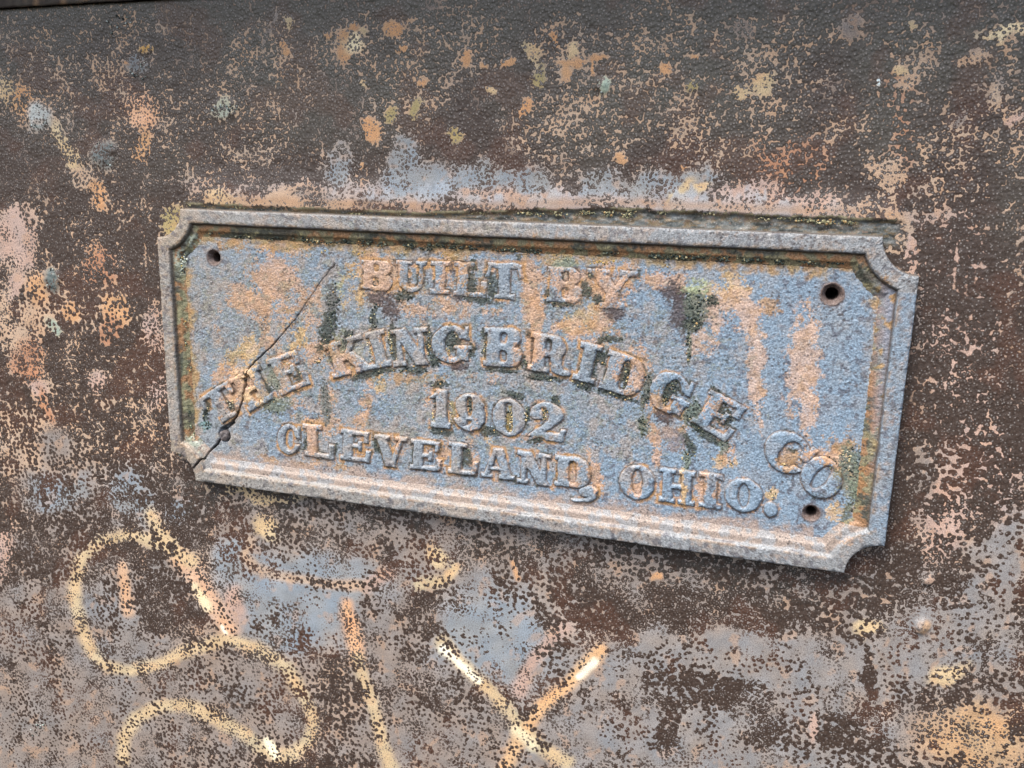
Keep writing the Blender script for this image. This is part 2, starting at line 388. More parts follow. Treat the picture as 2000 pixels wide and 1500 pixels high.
STROKES = [  # points, width, coverage, colour
    ([(292, 1005), (318, 1042), (350, 1085)], 30, .72, YELLOW), ([(350, 1085), (385, 1130), (420, 1185), (448, 1228)], 40, .80, C3(212, 172, 140)), ([(382, 1148), (405, 1188)], 18, .93, CREAM), ([(434, 1226), (441, 1238)], 9, 1.0, C3(255, 250, 230)),
    ([(375, 1095), (330, 1066), (260, 1046), (200, 1056), (160, 1088), (146, 1140), (150, 1190), (163, 1240), (185, 1280), (215, 1303), (255, 1312), (310, 1298), (370, 1270), (440, 1250), (510, 1268), (560, 1306), (594, 1360), (612, 1410), (604, 1450), (575, 1474), (545, 1476), (515, 1464), (470, 1430), (420, 1400), (360, 1376), (310, 1380), (265, 1402), (240, 1442), (240, 1490)], 27, .76, YELLOW),
    ([(238, 1108), (245, 1150), (250, 1192)], 24, .78, C3(205, 168, 135)), ([(524, 1450), (538, 1472)], 20, .95, C3(255, 248, 215)), ([(490, 1055), (478, 1085), (500, 1112), (560, 1128), (640, 1140), (720, 1142)], 22, .68, BEIGE), ([(720, 1142), (760, 1120)], 26, .6, PINK), ([(820, 1140), (870, 1135), (888, 1110)], 24, .74, YELLOW),
    ([(676, 1182), (690, 1240), (700, 1285)], 30, .86, C3(222, 172, 128)), ([(700, 1285), (712, 1330), (735, 1400), (762, 1500)], 26, .78, YELLOW),
    ([(862, 1255), (905, 1300), (960, 1350), (1015, 1410), (1050, 1455), (1110, 1490)], 28, .80, YELLOW), ([(864, 1268), (900, 1300), (936, 1330)], 16, .95, C3(255, 250, 225)), ([(1172, 1270), (1110, 1335), (1060, 1380), (1022, 1425), (985, 1500)], 30, .80, C3(218, 178, 132)), ([(1160, 1292), (1132, 1322)], 14, .92, C3(255, 246, 222)), ([(1010, 1425), (1040, 1455)], 24, .9, CREAM),
    ([(1105, 1225), (1040, 1290), (1012, 1350)], 30, .78, PINK), ([(1000, 1100), (1010, 1130)], 10, .8, ORANGE), ([(1690, 1240), (1745, 1310)], 4, .8, TAN), ([(545, 20), (510, 95)], 9, .62, TAN),
]
TOPLINE = [(360, 408), (1000, 434), (1722, 463)]
BOTLINE = [(385, 940), (1000, 1028), (1642, 1120)]


def paint_plate(px, py):
    N = px.shape
    wx = px + 26 * fbm(px, py, 70, 3, 11) + 9 * fbm(px, py, 16, 2, 14); wy = py + 30 * fbm(px, py, 70, 3, 21) + 9 * fbm(px, py, 16, 2, 24)
    pass
    spot = rank(fbm(px, py * 0.93, 9, 2, 31, 0.7))
    big = rank(fbm(px * 1.2, py * 0.8, 38, 3, 41, 0.6))
    low = fbm(px, py, 260, 3, 51)
    pit = 0.8 * fbm(px, py, 6.5, 2, 61, 0.6)
    # bare rust, greyer with dirt towards the top
    g = np.clip((360 - py) / 330 + low * 1.2, 0, 1) * (0.65 + 0.35 * sstep(150, 700, px))
    g = np.maximum(g, 0.9 * sstep(120, 10, py))
    col = mix(np.broadcast_to(BROWN, N + (3,)), DGREY, g)
    col = mix(col, C3(98, 62, 45), 0.32 * sstep(0.62, 0.9, rank(fbm(px, py, 130, 3, 71))))
    col = mix(col, C3(112, 106, 102), 0.25 * sstep(0.16, 0.45, pit))  # glints on the small bumps, painted as lighter grey
    col = mix(col, C3(44, 36, 34), 0.5 * sstep(-0.1, -0.4, pit))
    # flakes
    cov = np.full(N, 0.03) + 0.05 * low
    fc = mix(np.broadcast_to(BEIGE, N + (3,)), TAN, rank(fbm(px, py, 90, 2, 81)))
    for (x, y, rx, ry, rot, c, cc) in PATCH:
        r_ = 1.5 * max(rx, ry) + 45
        s = np.where((np.abs(px - x) < r_) & (np.abs(py - y) < r_))[0]
        if len(s) == 0: continue
        small = max(rx, ry) < 45
        ww = 0.62 if small else 1.0
        if y < 300 and not small: c = c * 0.72
        if small: c = min(c, .86)
        k = blob(px[s] + ww * (wx[s] - px[s]), py[s] + ww * (wy[s] - py[s]), x, y, rx, ry, rot, 0.45 if small else 0.5)
        cov[s] = cov[s] * (1 - k) + c * k
        fc[s] = mix(fc[s], cc, k)
    for pts, w, c, cc in STROKES:
        a = np.array(pts); s = np.where((px > a[:, 0].min() - 70) & (px < a[:, 0].max() + 70) & (py > a[:, 1].min() - 70) & (py < a[:, 1].max() + 70))[0]
        if len(s) == 0: continue
        d, t = seg_dist(px[s] + 0.2 * (wx[s] - px[s]), py[s] + 0.2 * (wy[s] - py[s]), pts)
        w = w * (1.06 + 0.45 * fbm(px[s], py[s], 80, 2, 86)); k = 1 - sstep(w * 0.10, w * 0.74, d)
        cov[s] = cov[s] * (1 - k) + (min(c, .90) - 0.17 + 0.44 * fbm(px[s], py[s], 60, 2, 88)) * k
        fc[s] = mix(fc[s], cc, 0.92 * k)
    cov = cov + 0.07 * sstep(1040, 1160, py) * (cov > 0.3)
    up0 = (408 + (px - 360) * 0.0404) - py
    fing = 52 + 26 * fbm(px, py * 0.25, 60, 2, 131) * 2 + 16 * fbm(px, py * 0.3, 16, 2, 135) * 2
    kf = sstep(560, 680, px) * (1 - sstep(1560, 1720, px)) * sstep(26, 36, up0) * (1 - sstep(fing, fing + 16, up0)) * (0.55 + 0.45 * sstep(.25, .5, rank(fbm(px, py * .4, 90, 2, 137))))
    cov = np.maximum(cov, 0.80 * kf); fc = mix(fc, C3(160, 167, 174), 0.85 * kf)
    f = sstep(0.25, 0.75, cov + 0.35 * (spot - 0.5) + 0.3 * (big - 0.5))
    tint = 1 + 0.22 * fbm(px, py, 40, 3, 91)[:, None] + np.array([0.05, 0, -0.05])[None] * fbm(px, py, 55, 2, 95)[:, None] * 3
    fc = np.clip(fc * tint, 0.01, 0.85)
    fc = mix(fc, ORANGE, 0.28 * sstep(0.8, 0.95, rank(fbm(px, py, 33, 3, 99))))
    # damp dark deposit with painted shadow under the plaque; deposit along its top gap
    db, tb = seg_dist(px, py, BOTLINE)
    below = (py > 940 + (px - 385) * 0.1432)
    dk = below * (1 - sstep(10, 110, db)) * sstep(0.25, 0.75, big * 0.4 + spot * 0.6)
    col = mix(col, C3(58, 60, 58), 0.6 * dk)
    up = (408 + (px - 360) * 0.0404) - py                # picture units above the top rim
    inx = sstep(350, 400, px) * (1 - sstep(1735, 1775, px))
    ragged = up + 5 * fbm(px, py, 40, 4, 101, 0.65)
    seam = inx * sstep(-30, -5, up) * (1 - sstep(6 + 24 * sstep(750, 1250, px), 14 + 24 * sstep(750, 1250, px), ragged))
    rowy = rank(fbm(px * 0.25, ragged, 9, 3, 105))
    sc = mix(mix(np.broadcast_to(C3(124, 110, 86), N + (3,)), C3(92, 99, 96), sstep(0.35, 0.6, rowy)), C3(60, 62, 58), sstep(0.68, 0.9, rowy))
    sc = mix(sc, C3(128, 138, 140), 0.6 * sstep(900, 1200, px) * sstep(0.5, 0.9, rank(fbm(px * 0.45, py, 15, 3, 107))))
    col = mix(col, sc, seam * 0.95); cov = cov * (1 - seam)
    lip = inx * np.exp(-((ragged - 11 - 24 * sstep(750, 1250, px)) / 2.2) ** 2)
    col = mix(col, C3(200, 194, 156), 0.8 * lip * sstep(0.3, 0.6, rank(fbm(px, py, 80, 2, 109)))); cov = cov * (1 - 0.7 * lip)
    ob = inx * np.exp(-((ragged - 22 - 24 * sstep(750, 1250, px)) / 11) ** 2)
    fc = mix(fc, C3(160, 126, 94), 0.6 * ob); cov = cov + 0.05 * ob
    # relief, towards the viewer, in units
    h = 0.95 * (1 - 0.7 * f) * pit * 0.9 + 0.5 * f + 1.2 * low + 0.8 * fbm(px, py, 30, 2, 111)
    h = h + inx * (up > -60) * (8 * sstep(95, 12, ragged) - (7 + 3 * sstep(750, 1250, px)) * sstep(13, 3, ragged - 24 * sstep(750, 1250, px))) + seam * 3.5 * fbm(px * 0.5, ragged, 12, 3, 115)
    for (x, y, r_, hh) in ((1800, 1222, 13, 7), (1812, 1134, 9, 4), (1175, 167, 13, 4), (205, 300, 22, 4), (75, 228, 20, 3), (102, 545, 16, 4), (285, 97, 10, 2), (440, 212, 22, 2)):
        h = h + hh * blob(px, py, x, y, r_, r_, 0, 0.6) * (1 + 0.8 * fbm(px, py, 10, 2, 121))
    return col, np.concatenate([fc, np.clip(cov, 0, 1)[:, None]], 1), h


def axis(lo, hi, s_lo, s_hi, out_lo, out_hi):
    """dense between lo and hi with spacing s_lo..s_hi, growing outside"""
    v = [lo]
    while v[-1] < hi:
        t = (v[-1] - lo) / (hi - lo); v.append(v[-1] + s_lo + (s_hi - s_lo) * t)
    s = s_hi
    while v[-1] < out_hi:
        s *= 1.18; v.append(v[-1] + s)
    s = s_lo; left = [lo]
    while left[-1] > out_lo:
        s *= 1.18; left.append(left[-1] - s)
    return np.array(left[:0:-1] + v)


ax = axis(-0.475, 0.36, 0.00092, 0.00066, -0.8, 0.75)
az = axis(-0.425, 0.262, 0.00090, 0.00066, -0.75, 0.262)
X, Z = np.meshgrid(ax, az)
P = np.stack([X.ravel(), np.full(X.size, PLATE_Y), Z.ravel()], 1)
px, py = project(P)
px = np.clip(px, -1500, 4000); py = np.clip(py, -1500, 4000)
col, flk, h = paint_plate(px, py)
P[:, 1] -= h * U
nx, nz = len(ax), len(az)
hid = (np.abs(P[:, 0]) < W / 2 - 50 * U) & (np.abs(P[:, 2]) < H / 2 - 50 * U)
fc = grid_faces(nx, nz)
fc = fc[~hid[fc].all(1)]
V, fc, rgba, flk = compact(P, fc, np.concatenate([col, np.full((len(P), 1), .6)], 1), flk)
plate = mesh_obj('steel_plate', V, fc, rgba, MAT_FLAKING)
plate.data.color_attributes.new('flakes', 'FLOAT_COLOR', 'POINT').data.foreach_set('color', np.ascontiguousarray(flk, np.float32).ravel())
tag(plate, 'pitted brown rusted steel plate with flaking grey paint and faded chalky strokes', 'steel plate', kind='structure')

# ------------------------------------------------------------------ glyphs as signed distances (units), letter cell w x h, origin lower left
def g_box(x, y, x0, x1, y0, y1):
    return np.maximum(np.maximum(x0 - x, x - x1), np.maximum(y0 - y, y - y1))


def g_rbox(x, y, x0, x1, y0, y1, r):
    cx, cy = (x0 + x1) / 2, (y0 + y1) / 2
    r = min(r, (x1 - x0) / 2, (y1 - y0) / 2)
    qx = np.abs(x - cx) - (x1 - x0) / 2 + r; qy = np.abs(y - cy) - (y1 - y0) / 2 + r
    return np.hypot(np.maximum(qx, 0), np.maximum(qy, 0)) + np.minimum(np.maximum(qx, qy), 0) - r


def g_ell(x, y, cx, cy, rx, ry):
    k = np.hypot((x - cx) / rx, (y - cy) / ry); k2 = np.hypot((x - cx) / rx ** 2, (y - cy) / ry ** 2) + 1e-6
    return k * (k - 1) / k2


def g_seg(x, y, ax_, ay_, bx_, by_, w):
    """slanted bar cut off level at both ends"""
    n_ = math.hypot(bx_ - ax_, by_ - ay_); ux, uy = (bx_ - ax_) / n_, (by_ - ay_) / n_
    d = np.abs(-(x - ax_) * uy + (y - ay_) * ux) - w / 2
    return np.maximum(d, np.maximum(min(ay_, by_) - y, y - max(ay_, by_)))


def un(*a):
    r = a[0]
    for b in a[1:]: r = np.minimum(r, b)
    return r


def cut(a, *bs):
    for b in bs: a = np.maximum(a, -b)
    return a


def glyph(ch, x, y, w, h):
    S = 0.33 * h; T = 0.155 * h; t = 0.14 * h
    B, RB, E_, G = (lambda *a: g_box(x, y, *a)), (lambda *a: g_rbox(x, y, *a)), (lambda *a: g_ell(x, y, *a)), (lambda *a: g_seg(x, y, *a))
    if ch in 'I':
        return un(B(w / 2 - S / 2, w / 2 + S / 2, 0, h), B(0, w, 0, t), B(0, w, h - t, h))
    if ch == 'T':
        return un(B(w / 2 - S / 2, w / 2 + S / 2, 0, h), B(w * .2, w * .8, 0, t), B(0, w, h - t, h), G(0.0 * w, .60 * h, .10 * w, h, .13 * w), G(1.0 * w, .60 * h, .90 * w, h, .13 * w))
    if ch == 'H':
        s = min(S, .27 * w)
        return un(B(.1 * w, .1 * w + s, 0, h), B(.9 * w - s, .9 * w, 0, h), B(0, .46 * w, 0, t), B(.54 * w, w, 0, t), B(0, .46 * w, h - t, h), B(.54 * w, w, h - t, h), B(.2 * w, .8 * w, .43 * h, .57 * h))
    if ch == 'E':
        return un(B(.1 * w, .1 * w + S, 0, h), B(0, w * .95, 0, t), B(0, w * .93, h - t, h), G(.86 * w, .64 * h, .88 * w, h, .15 * w), G(.90 * w, 0, .94 * w, .38 * h, .15 * w), B(.3 * w, .66 * w, .44 * h, .56 * h), B(.60 * w, .71 * w, .34 * h, .66 * h))
    if ch == 'L':
        return un(B(.12 * w, .12 * w + S, 0, h), B(0, w * .95, 0, t), B(0, w * .62, h - t, h), G(.90 * w, 0, .94 * w, .45 * h, .16 * w))
    if ch == 'B':
        o = un(B(.08 * w, .5 * w, 0, h), RB(.1 * w, .93 * w, .47 * h, h, .26 * h), RB(.1 * w, w, 0, .55 * h, .28 * h), B(0, .3 * w, 0, t), B(0, .3 * w, h - t, h))
        return cut(o, RB(.1 * w + S, .1 * w + S + .18 * w, .60 * h, .88 * h, .08 * h), RB(.1 * w + S, .1 * w + S + .19 * w, .13 * h, .43 * h, .08 * h))
    if ch == 'R':
        o = un(B(.1 * w, .1 * w + S * .95, 0, h), RB(.12 * w, .90 * w, .42 * h, h, .28 * h), B(0, .5 * w, 0, t), B(0, .3 * w, h - t, h), G(.70 * w, .06 * h, .66 * w, .5 * h, .26 * w), RB(.62 * w, w, 0, .14 * h, .08 * h))
        return cut(o, RB(.1 * w + S * .95, .1 * w + S * .95 + .17 * w, .56 * h, .87 * h, .08 * h))
    if ch == 'D':
        o = un(B(.08 * w, .5 * w, 0, h), RB(.1 * w, w, 0, h, .46 * h), B(0, .3 * w, 0, t), B(0, .3 * w, h - t, h))
        return cut(o, RB(.1 * w + S, .1 * w + S + .22 * w, .13 * h, .87 * h, .14 * h))
    if ch == 'U':
        o = cut(RB(.1 * w, .9 * w, 0, 1.6 * h, .36 * h), RB(.1 * w + S, .9 * w - T, .14 * h, 1.8 * h, .15 * h))
        return un(np.maximum(o, y - h), B(0, .54 * w, h - t, h), B(.64 * w, w, h - t, h))
    if ch == 'Y':
        return un(G(.53 * w, .38 * h, .17 * w, h, S), G(.55 * w, .38 * h, .86 * w, h, T), B(.52 * w - S / 2, .52 * w + S / 2, 0, .46 * h), B(.26 * w, .78 * w, 0, t), B(0, .46 * w, h - t, h), B(.66 * w, w, h - t, h))
    if ch == 'K':
        s = .26 * w
        return un(B(.1 * w, .1 * w + s, 0, h), B(0, .44 * w, 0, t), B(0, .44 * w, h - t, h), G(.36 * w, .40 * h, .80 * w, h, T), G(.82 * w, 0, .50 * w, .62 * h, s), B(.56 * w, w, 0, t), B(.60 * w, .98 * w, h - t, h))
    if ch == 'N':
        return un(B(.13 * w, .13 * w + T, 0, h), B(.87 * w - T, .87 * w, 0, h), G(.80 * w, 0, .22 * w, h, S * .95), B(0, .36 * w, 0, t), B(0, .3 * w, h - t, h), B(.64 * w, w, h - t, h))
    if ch == 'G':
        o = cut(E_(.48 * w, .5 * h, .48 * w, .5 * h), E_(.52 * w, .5 * h, .19 * w, .36 * h), B(.55 * w, 1.1 * w, .46 * h, .64 * h))
        return un(o, B(.62 * w, .92 * w, .08 * h, .42 * h), B(.54 * w, w, .38 * h, .48 * h), B(.82 * w, .93 * w, .62 * h, .98 * h))
    if ch == 'C':
        o = cut(E_(.48 * w, .5 * h, .48 * w, .5 * h), E_(.54 * w, .5 * h, .21 * w, .36 * h), B(.58 * w, 1.1 * w, .36 * h, .58 * h))
        return un(o, B(.82 * w, .95 * w, .56 * h, .97 * h))
    if ch == 'O':
        return cut(E_(.5 * w, .5 * h, .5 * w, .5 * h), E_(.5 * w, .5 * h, .165 * w, .37 * h))
    if ch == '0':
        return cut(E_(.5 * w, .5 * h, .5 * w, .5 * h), RB(.40 * w, .62 * w, .12 * h, .90 * h, .1 * h))
    if ch == 'A':
        return un(G(.15 * w, 0, .46 * w, h, T), G(.80 * w, 0, .52 * w, h, S * .9), B(.25 * w, .7 * w, .27 * h, .38 * h), B(0, .36 * w, 0, t), B(.54 * w, w, 0, t), B(.36 * w, .62 * w, .86 * h, h))
    if ch == 'V':
        return un(G(.50 * w, 0, .20 * w, h, S * .95), G(.54 * w, 0, .84 * w, h, T), B(0, .48 * w, h - t, h), B(.64 * w, w, h - t, h))
    if ch == '1':
        return un(B(.26 * w, .26 * w + S * .95, 0, h), B(0, w, 0, t), G(.02 * w, .76 * h, .45 * w, .94 * h, .2 * w))
    if ch == '9':
        top = cut(E_(.48 * w, .64 * h, .48 * w, .36 * h), E_(.46 * w, .66 * h, .12 * w, .26 * h))
        tail = cut(E_(.44 * w, .46 * h, .54 * w, .46 * h), E_(.34 * w, .52 * h, .28 * w, .38 * h), B(-w, .60 * w, .33 * h, 1.2 * h), B(-w, .44 * w, .3 * h, 1.2 * h))
        return un(top, tail, E_(.20 * w, .24 * h, .17 * w, .13 * h))
    if ch == '2':
        top = cut(E_(.48 * w, .70 * h, .48 * w, .30 * h), E_(.40 * w, .68 * h, .16 * w, .2 * h), B(-w, .42 * w, .2 * h, .62 * h), B(-w, .6 * w, .2 * h, .5 * h))
        diag = g_seg(x, y, .10 * w, .10 * h, .72 * w, .56 * h, .2 * h)
        base = cut(un(RB(.06 * w, .98 * w, .02 * h, .24 * h, .1 * h), G(.86 * w, .04 * h, .97 * w, .34 * h, .14 * w)), E_(.28 * w, -.02 * h, .2 * w, .09 * h))
        return un(top, diag, base, E_(.20 * w, .68 * h, .19 * w, .14 * h))
    if ch == ',':
        return un(E_(.66 * w, .66 * h, .34 * w, .34 * h), cut(E_(.40 * w, .50 * h, .58 * w, .50 * h), E_(.22 * w, .72 * h, .58 * w, .52 * h), B(-w, .05 * w, -h, 2 * h)))
    return E_(.5 * w, .5 * h, .5 * w, .5 * h)


# letter, picture corners on the plaque: top left, top right, bottom right, bottom left
LETTERS = [
    ('B', (704, 508), (768, 511), (764, 570), (702, 565)), ('U', (772, 509), (832, 511), (830, 572), (770, 569)), ('I', (840, 510), (878, 512), (876, 577), (838, 574)), ('L', (886, 511), (950, 514), (948, 582), (884, 578)), ('T', (952, 513), (1020, 517), (1016, 587), (950, 582)),
    ('B', (1070, 520), (1138, 524), (1134, 596), (1066, 590)), ('Y', (1146, 524), (1246, 531), (1238, 606), (1142, 598)),
    ('T', (384, 782), (442, 744), (470, 806), (424, 832)), ('H', (444, 742), (504, 713), (532, 779), (487, 806)), ('E', (518, 704), (578, 683), (606, 750), (548, 774)),
    ('K', (630, 676), (704, 652), (732, 721), (650, 741)), ('I', (711, 651), (748, 643), (764, 714), (727, 723)), ('N', (760, 645), (834, 639), (838, 713), (768, 717)), ('G', (842, 637), (920, 636), (920, 712), (842, 710)),
    ('B', (946, 640), (1022, 642), (1018, 719), (942, 715)), ('R', (1038, 648), (1110, 660), (1114, 737), (1029, 723)), ('I', (1135, 668), (1177, 677), (1160, 752), (1117, 741)), ('D', (1190, 683), (1266, 708), (1246, 784), (1168, 757)), ('G', (1288, 714), (1364, 752), (1332, 822), (1256, 788)), ('E', (1388, 760), (1462, 800), (1418, 866), (1348, 824)),
    ('C', (1524, 826), (1604, 884), (1553, 946), (1478, 888)), ('O', (1600, 876), (1662, 934), (1608, 990), (1548, 934)),
    ('1', (842, 760), (878, 763), (879, 838), (840, 834)), ('9', (890, 767), (948, 773), (948, 846), (890, 840)), ('0', (960, 777), (1025, 783), (1025, 857), (962, 850)), ('2', (1033, 785), (1102, 790), (1102, 867), (1034, 860)),
    ('C', (541, 827), (588, 832), (587, 891), (540, 885)), ('L', (590, 828), (650, 834), (652, 899), (594, 890)), ('E', (664, 838), (722, 846), (722, 905), (664, 898)), ('V', (730, 848), (794, 856), (794, 916), (730, 908)), ('E', (802, 858), (862, 864), (860, 921), (800, 916)), ('L', (876, 863), (934, 871), (930, 930), (874, 924)), ('A', (938, 873), (1006, 882), (1004, 939), (938, 932)), ('N', (1010, 880), (1076, 889), (1072, 950), (1008, 944)), ('D', (1084, 889), (1154, 898), (1152, 957), (1083, 949)), (',', (1112, 950), (1168, 950), (1166, 984), (1112, 981)),
    ('O', (1210, 906), (1279, 912), (1278, 979), (1210, 974)), ('H', (1288, 913), (1358, 923), (1356, 990), (1286, 979)), ('I', (1366, 922), (1412, 929), (1408, 996), (1364, 990)), ('O', (1416, 932), (1490, 940), (1488, 1004), (1416, 998)), ('.', (1492, 981), (1519, 984), (1518, 1012), (1491, 1009)),
]
LETTER_H = 6.6                                     # units proud of the field


def letter_frame(q):
    p = unproject([c[0] for c in q], [c[1] for c in q], FIELD_Y - 0.6 * LETTER_H * U)
    xz = p[:, [0, 2]]
    w = (np.linalg.norm(xz[1] - xz[0]) + np.linalg.norm(xz[2] - xz[3])) / 2 / U
    h = (np.linalg.norm(xz[0] - xz[3]) + np.linalg.norm(xz[1] - xz[2])) / 2 / U
    return xz, w, h


def bil(xz, u, v):
    tl, tr, br, bl = xz
    return (bl[None] * ((1 - u) * (1 - v))[:, None] + br[None] * (u * (1 - v))[:, None] + tr[None] * (u * v)[:, None] + tl[None] * ((1 - u) * v)[:, None])


# ------------------------------------------------------------------ plaque colours
IRON = C3(127, 148, 167); IRON_W = C3(138, 147, 154); P_OR = C3(197, 157, 124); P_OC = C3(172, 134, 86); P_YE = C3(204, 172, 120); P_BR = C3(86, 68, 54); P_DG = C3(52, 60, 54); P_LG = C3(150, 160, 128); P_DK = C3(66, 58, 60); P_PK = C3(194, 166, 146)
STAIN = [  # x, y, rx, ry, rot, amount, colour
    (535, 545, 40, 52, 0, .92, P_OR), (500, 590, 44, 26, 20, .85, P_OR), (560, 480, 50, 20, 5, .8, P_OC), (450, 478, 40, 12, 5, .7, P_OC), (548, 640, 14, 60, 0, .62, P_PK), (520, 660, 12, 40, 0, .55, P_OR), (600, 610, 30, 50, 30, .62, P_OR), (620, 690, 40, 30, 0, .6, P_OR), (580, 650, 24, 30, 0, .55, P_YE),
    (735, 540, 38, 40, 0, .95, P_OR), (690, 560, 22, 40, 0, .6, P_YE), (665, 560, 12, 30, 0, .6, P_LG), (800, 560, 26, 26, 0, .5, P_OC), (885, 540, 26, 40, 0, .62, P_OR), (920, 545, 24, 34, 0, .6, P_OC), (1038, 560, 18, 70, 0, .92, P_OR), (1048, 640, 14, 60, 0, .88, P_OR), (1036, 690, 10, 40, 0, .8, P_OR), (1120, 560, 40, 40, 0, .7, P_OR), (1190, 560, 34, 40, 0, .72, P_OR), (1135, 618, 34, 22, -25, .78, P_YE), (1110, 645, 40, 18, 10, .65, P_OR), (1175, 635, 22, 30, 0, .7, P_OR), (1200, 660, 20, 20, 0, .6, P_OR), (1230, 550, 24, 30, 0, .6, P_OR),
    (1310, 550, 50, 18, 5, .75, P_OR), (1380, 565, 50, 16, 0, .7, P_YE), (1440, 562, 40, 18, 10, .75, P_YE), (1390, 620, 44, 28, 20, .72, P_PK), (1370, 660, 30, 34, 0, .6, P_PK), (1460, 612, 22, 46, -14, .85, P_PK), (1420, 590, 30, 24, 25, .75, P_PK), (1478, 700, 15, 95, 0, .82, P_PK), (1484, 800, 10, 40, 0, .5, P_PK), (1505, 600, 20, 16, -20, .8, P_OC), (1578, 630, 20, 30, 0, .6, P_PK), (1568, 715, 30, 90, 2, .84, P_PK), (1575, 800, 17, 75, 0, .76, P_PK), (1580, 860, 12, 20, 0, .6, P_PK),
    (1722, 620, 10, 60, 4, .85, P_OC), (1712, 720, 10, 50, 4, .75, P_YE), (1700, 800, 6, 60, 6, .5, P_OC), (1640, 880, 34, 34, 0, .7, P_OC), (1660, 930, 24, 50, 0, .82, C3(128, 124, 92)), (1615, 890, 40, 14, 20, .7, P_OR), (1640, 1000, 26, 26, 0, .6, P_YE), (1650, 1040, 20, 20, 0, .6, P_PK),
    (455, 700, 18, 26, 0, .7, P_YE), (490, 690, 16, 40, -10, .7, P_YE), (440, 730, 24, 20, 0, .6, P_OR), (474, 750, 26, 34, -20, .92, P_OR), (500, 770, 26, 22, 0, .85, C3(214, 184, 140)), (480, 728, 20, 14, 0, .85, C3(214, 184, 140)), (560, 740, 30, 30, 0, .5, P_OR), (450, 790, 14, 20, 0, .5, P_OR), (660, 700, 40, 34, -15, .7, P_OR), (640, 760, 14, 60, 0, .5, P_OR), (612, 860, 12, 34, 0, .9, P_OR), (640, 830, 24, 22, 0, .75, P_OR), (590, 800, 20, 20, 0, .5, P_OR), (715, 770, 12, 34, 0, .62, P_OR), (705, 820, 14, 24, 0, .5, P_OR), (745, 740, 10, 34, 0, .6, P_YE), (800, 740, 60, 10, 0, .6, P_OC), (840, 760, 16, 30, 0, .5, P_OR), (780, 870, 18, 18, 0, .5, P_OR), (870, 890, 10, 24, 0, .7, P_OR), (925, 870, 12, 40, 0, .6, P_OR), (950, 855, 8, 20, 0, .6, P_YE), (1040, 860, 20, 12, 0, .6, P_OR), (1120, 925, 12, 26, 0, .75, P_OR), (1160, 915, 10, 40, -15, .7, P_OR), (1175, 960, 8, 20, 0, .6, P_OR),
    (1240, 720, 24, 40, 0, .72, P_OR), (1215, 720, 16, 24, 0, .7, P_OR), (1290, 790, 24, 34, 0, .75, P_OC), (1275, 850, 12, 60, -12, .62, P_OR), (1310, 840, 24, 50, -15, .6, C3(120, 108, 108)), (1300, 810, 50, 14, 25, .6, P_OR), (1400, 800, 26, 26, 0, .6, P_OR), (1410, 900, 30, 12, 0, .6, P_YE), (1420, 885, 14, 18, 0, .6, P_OR), (1540, 895, 18, 24, 0, .75, P_OC), (1505, 965, 10, 16, 0, .7, P_YE), (1335, 945, 5, 40, -3, .8, P_YE), (1240, 950, 10, 24, 0, .6, P_OR), (1372, 955, 10, 30, 5, .7, P_OR), (1402, 960, 5, 24, 8, .7, P_OR),
    (590, 905, 80, 10, 6, .55, P_OC), (760, 660, 14, 20, 0, .5, P_OR), (960, 740, 40, 12, 0, .4, P_OR), (890, 690, 34, 24, 0, .4, P_OR), (430, 620, 10, 50, 0, .25, P_OR), (840, 600, 80, 24, 0, .42, P_OR), (960, 610, 30, 14, 0, .3, P_OR), (1010, 700, 12, 26, 0, .6, P_OR),
]
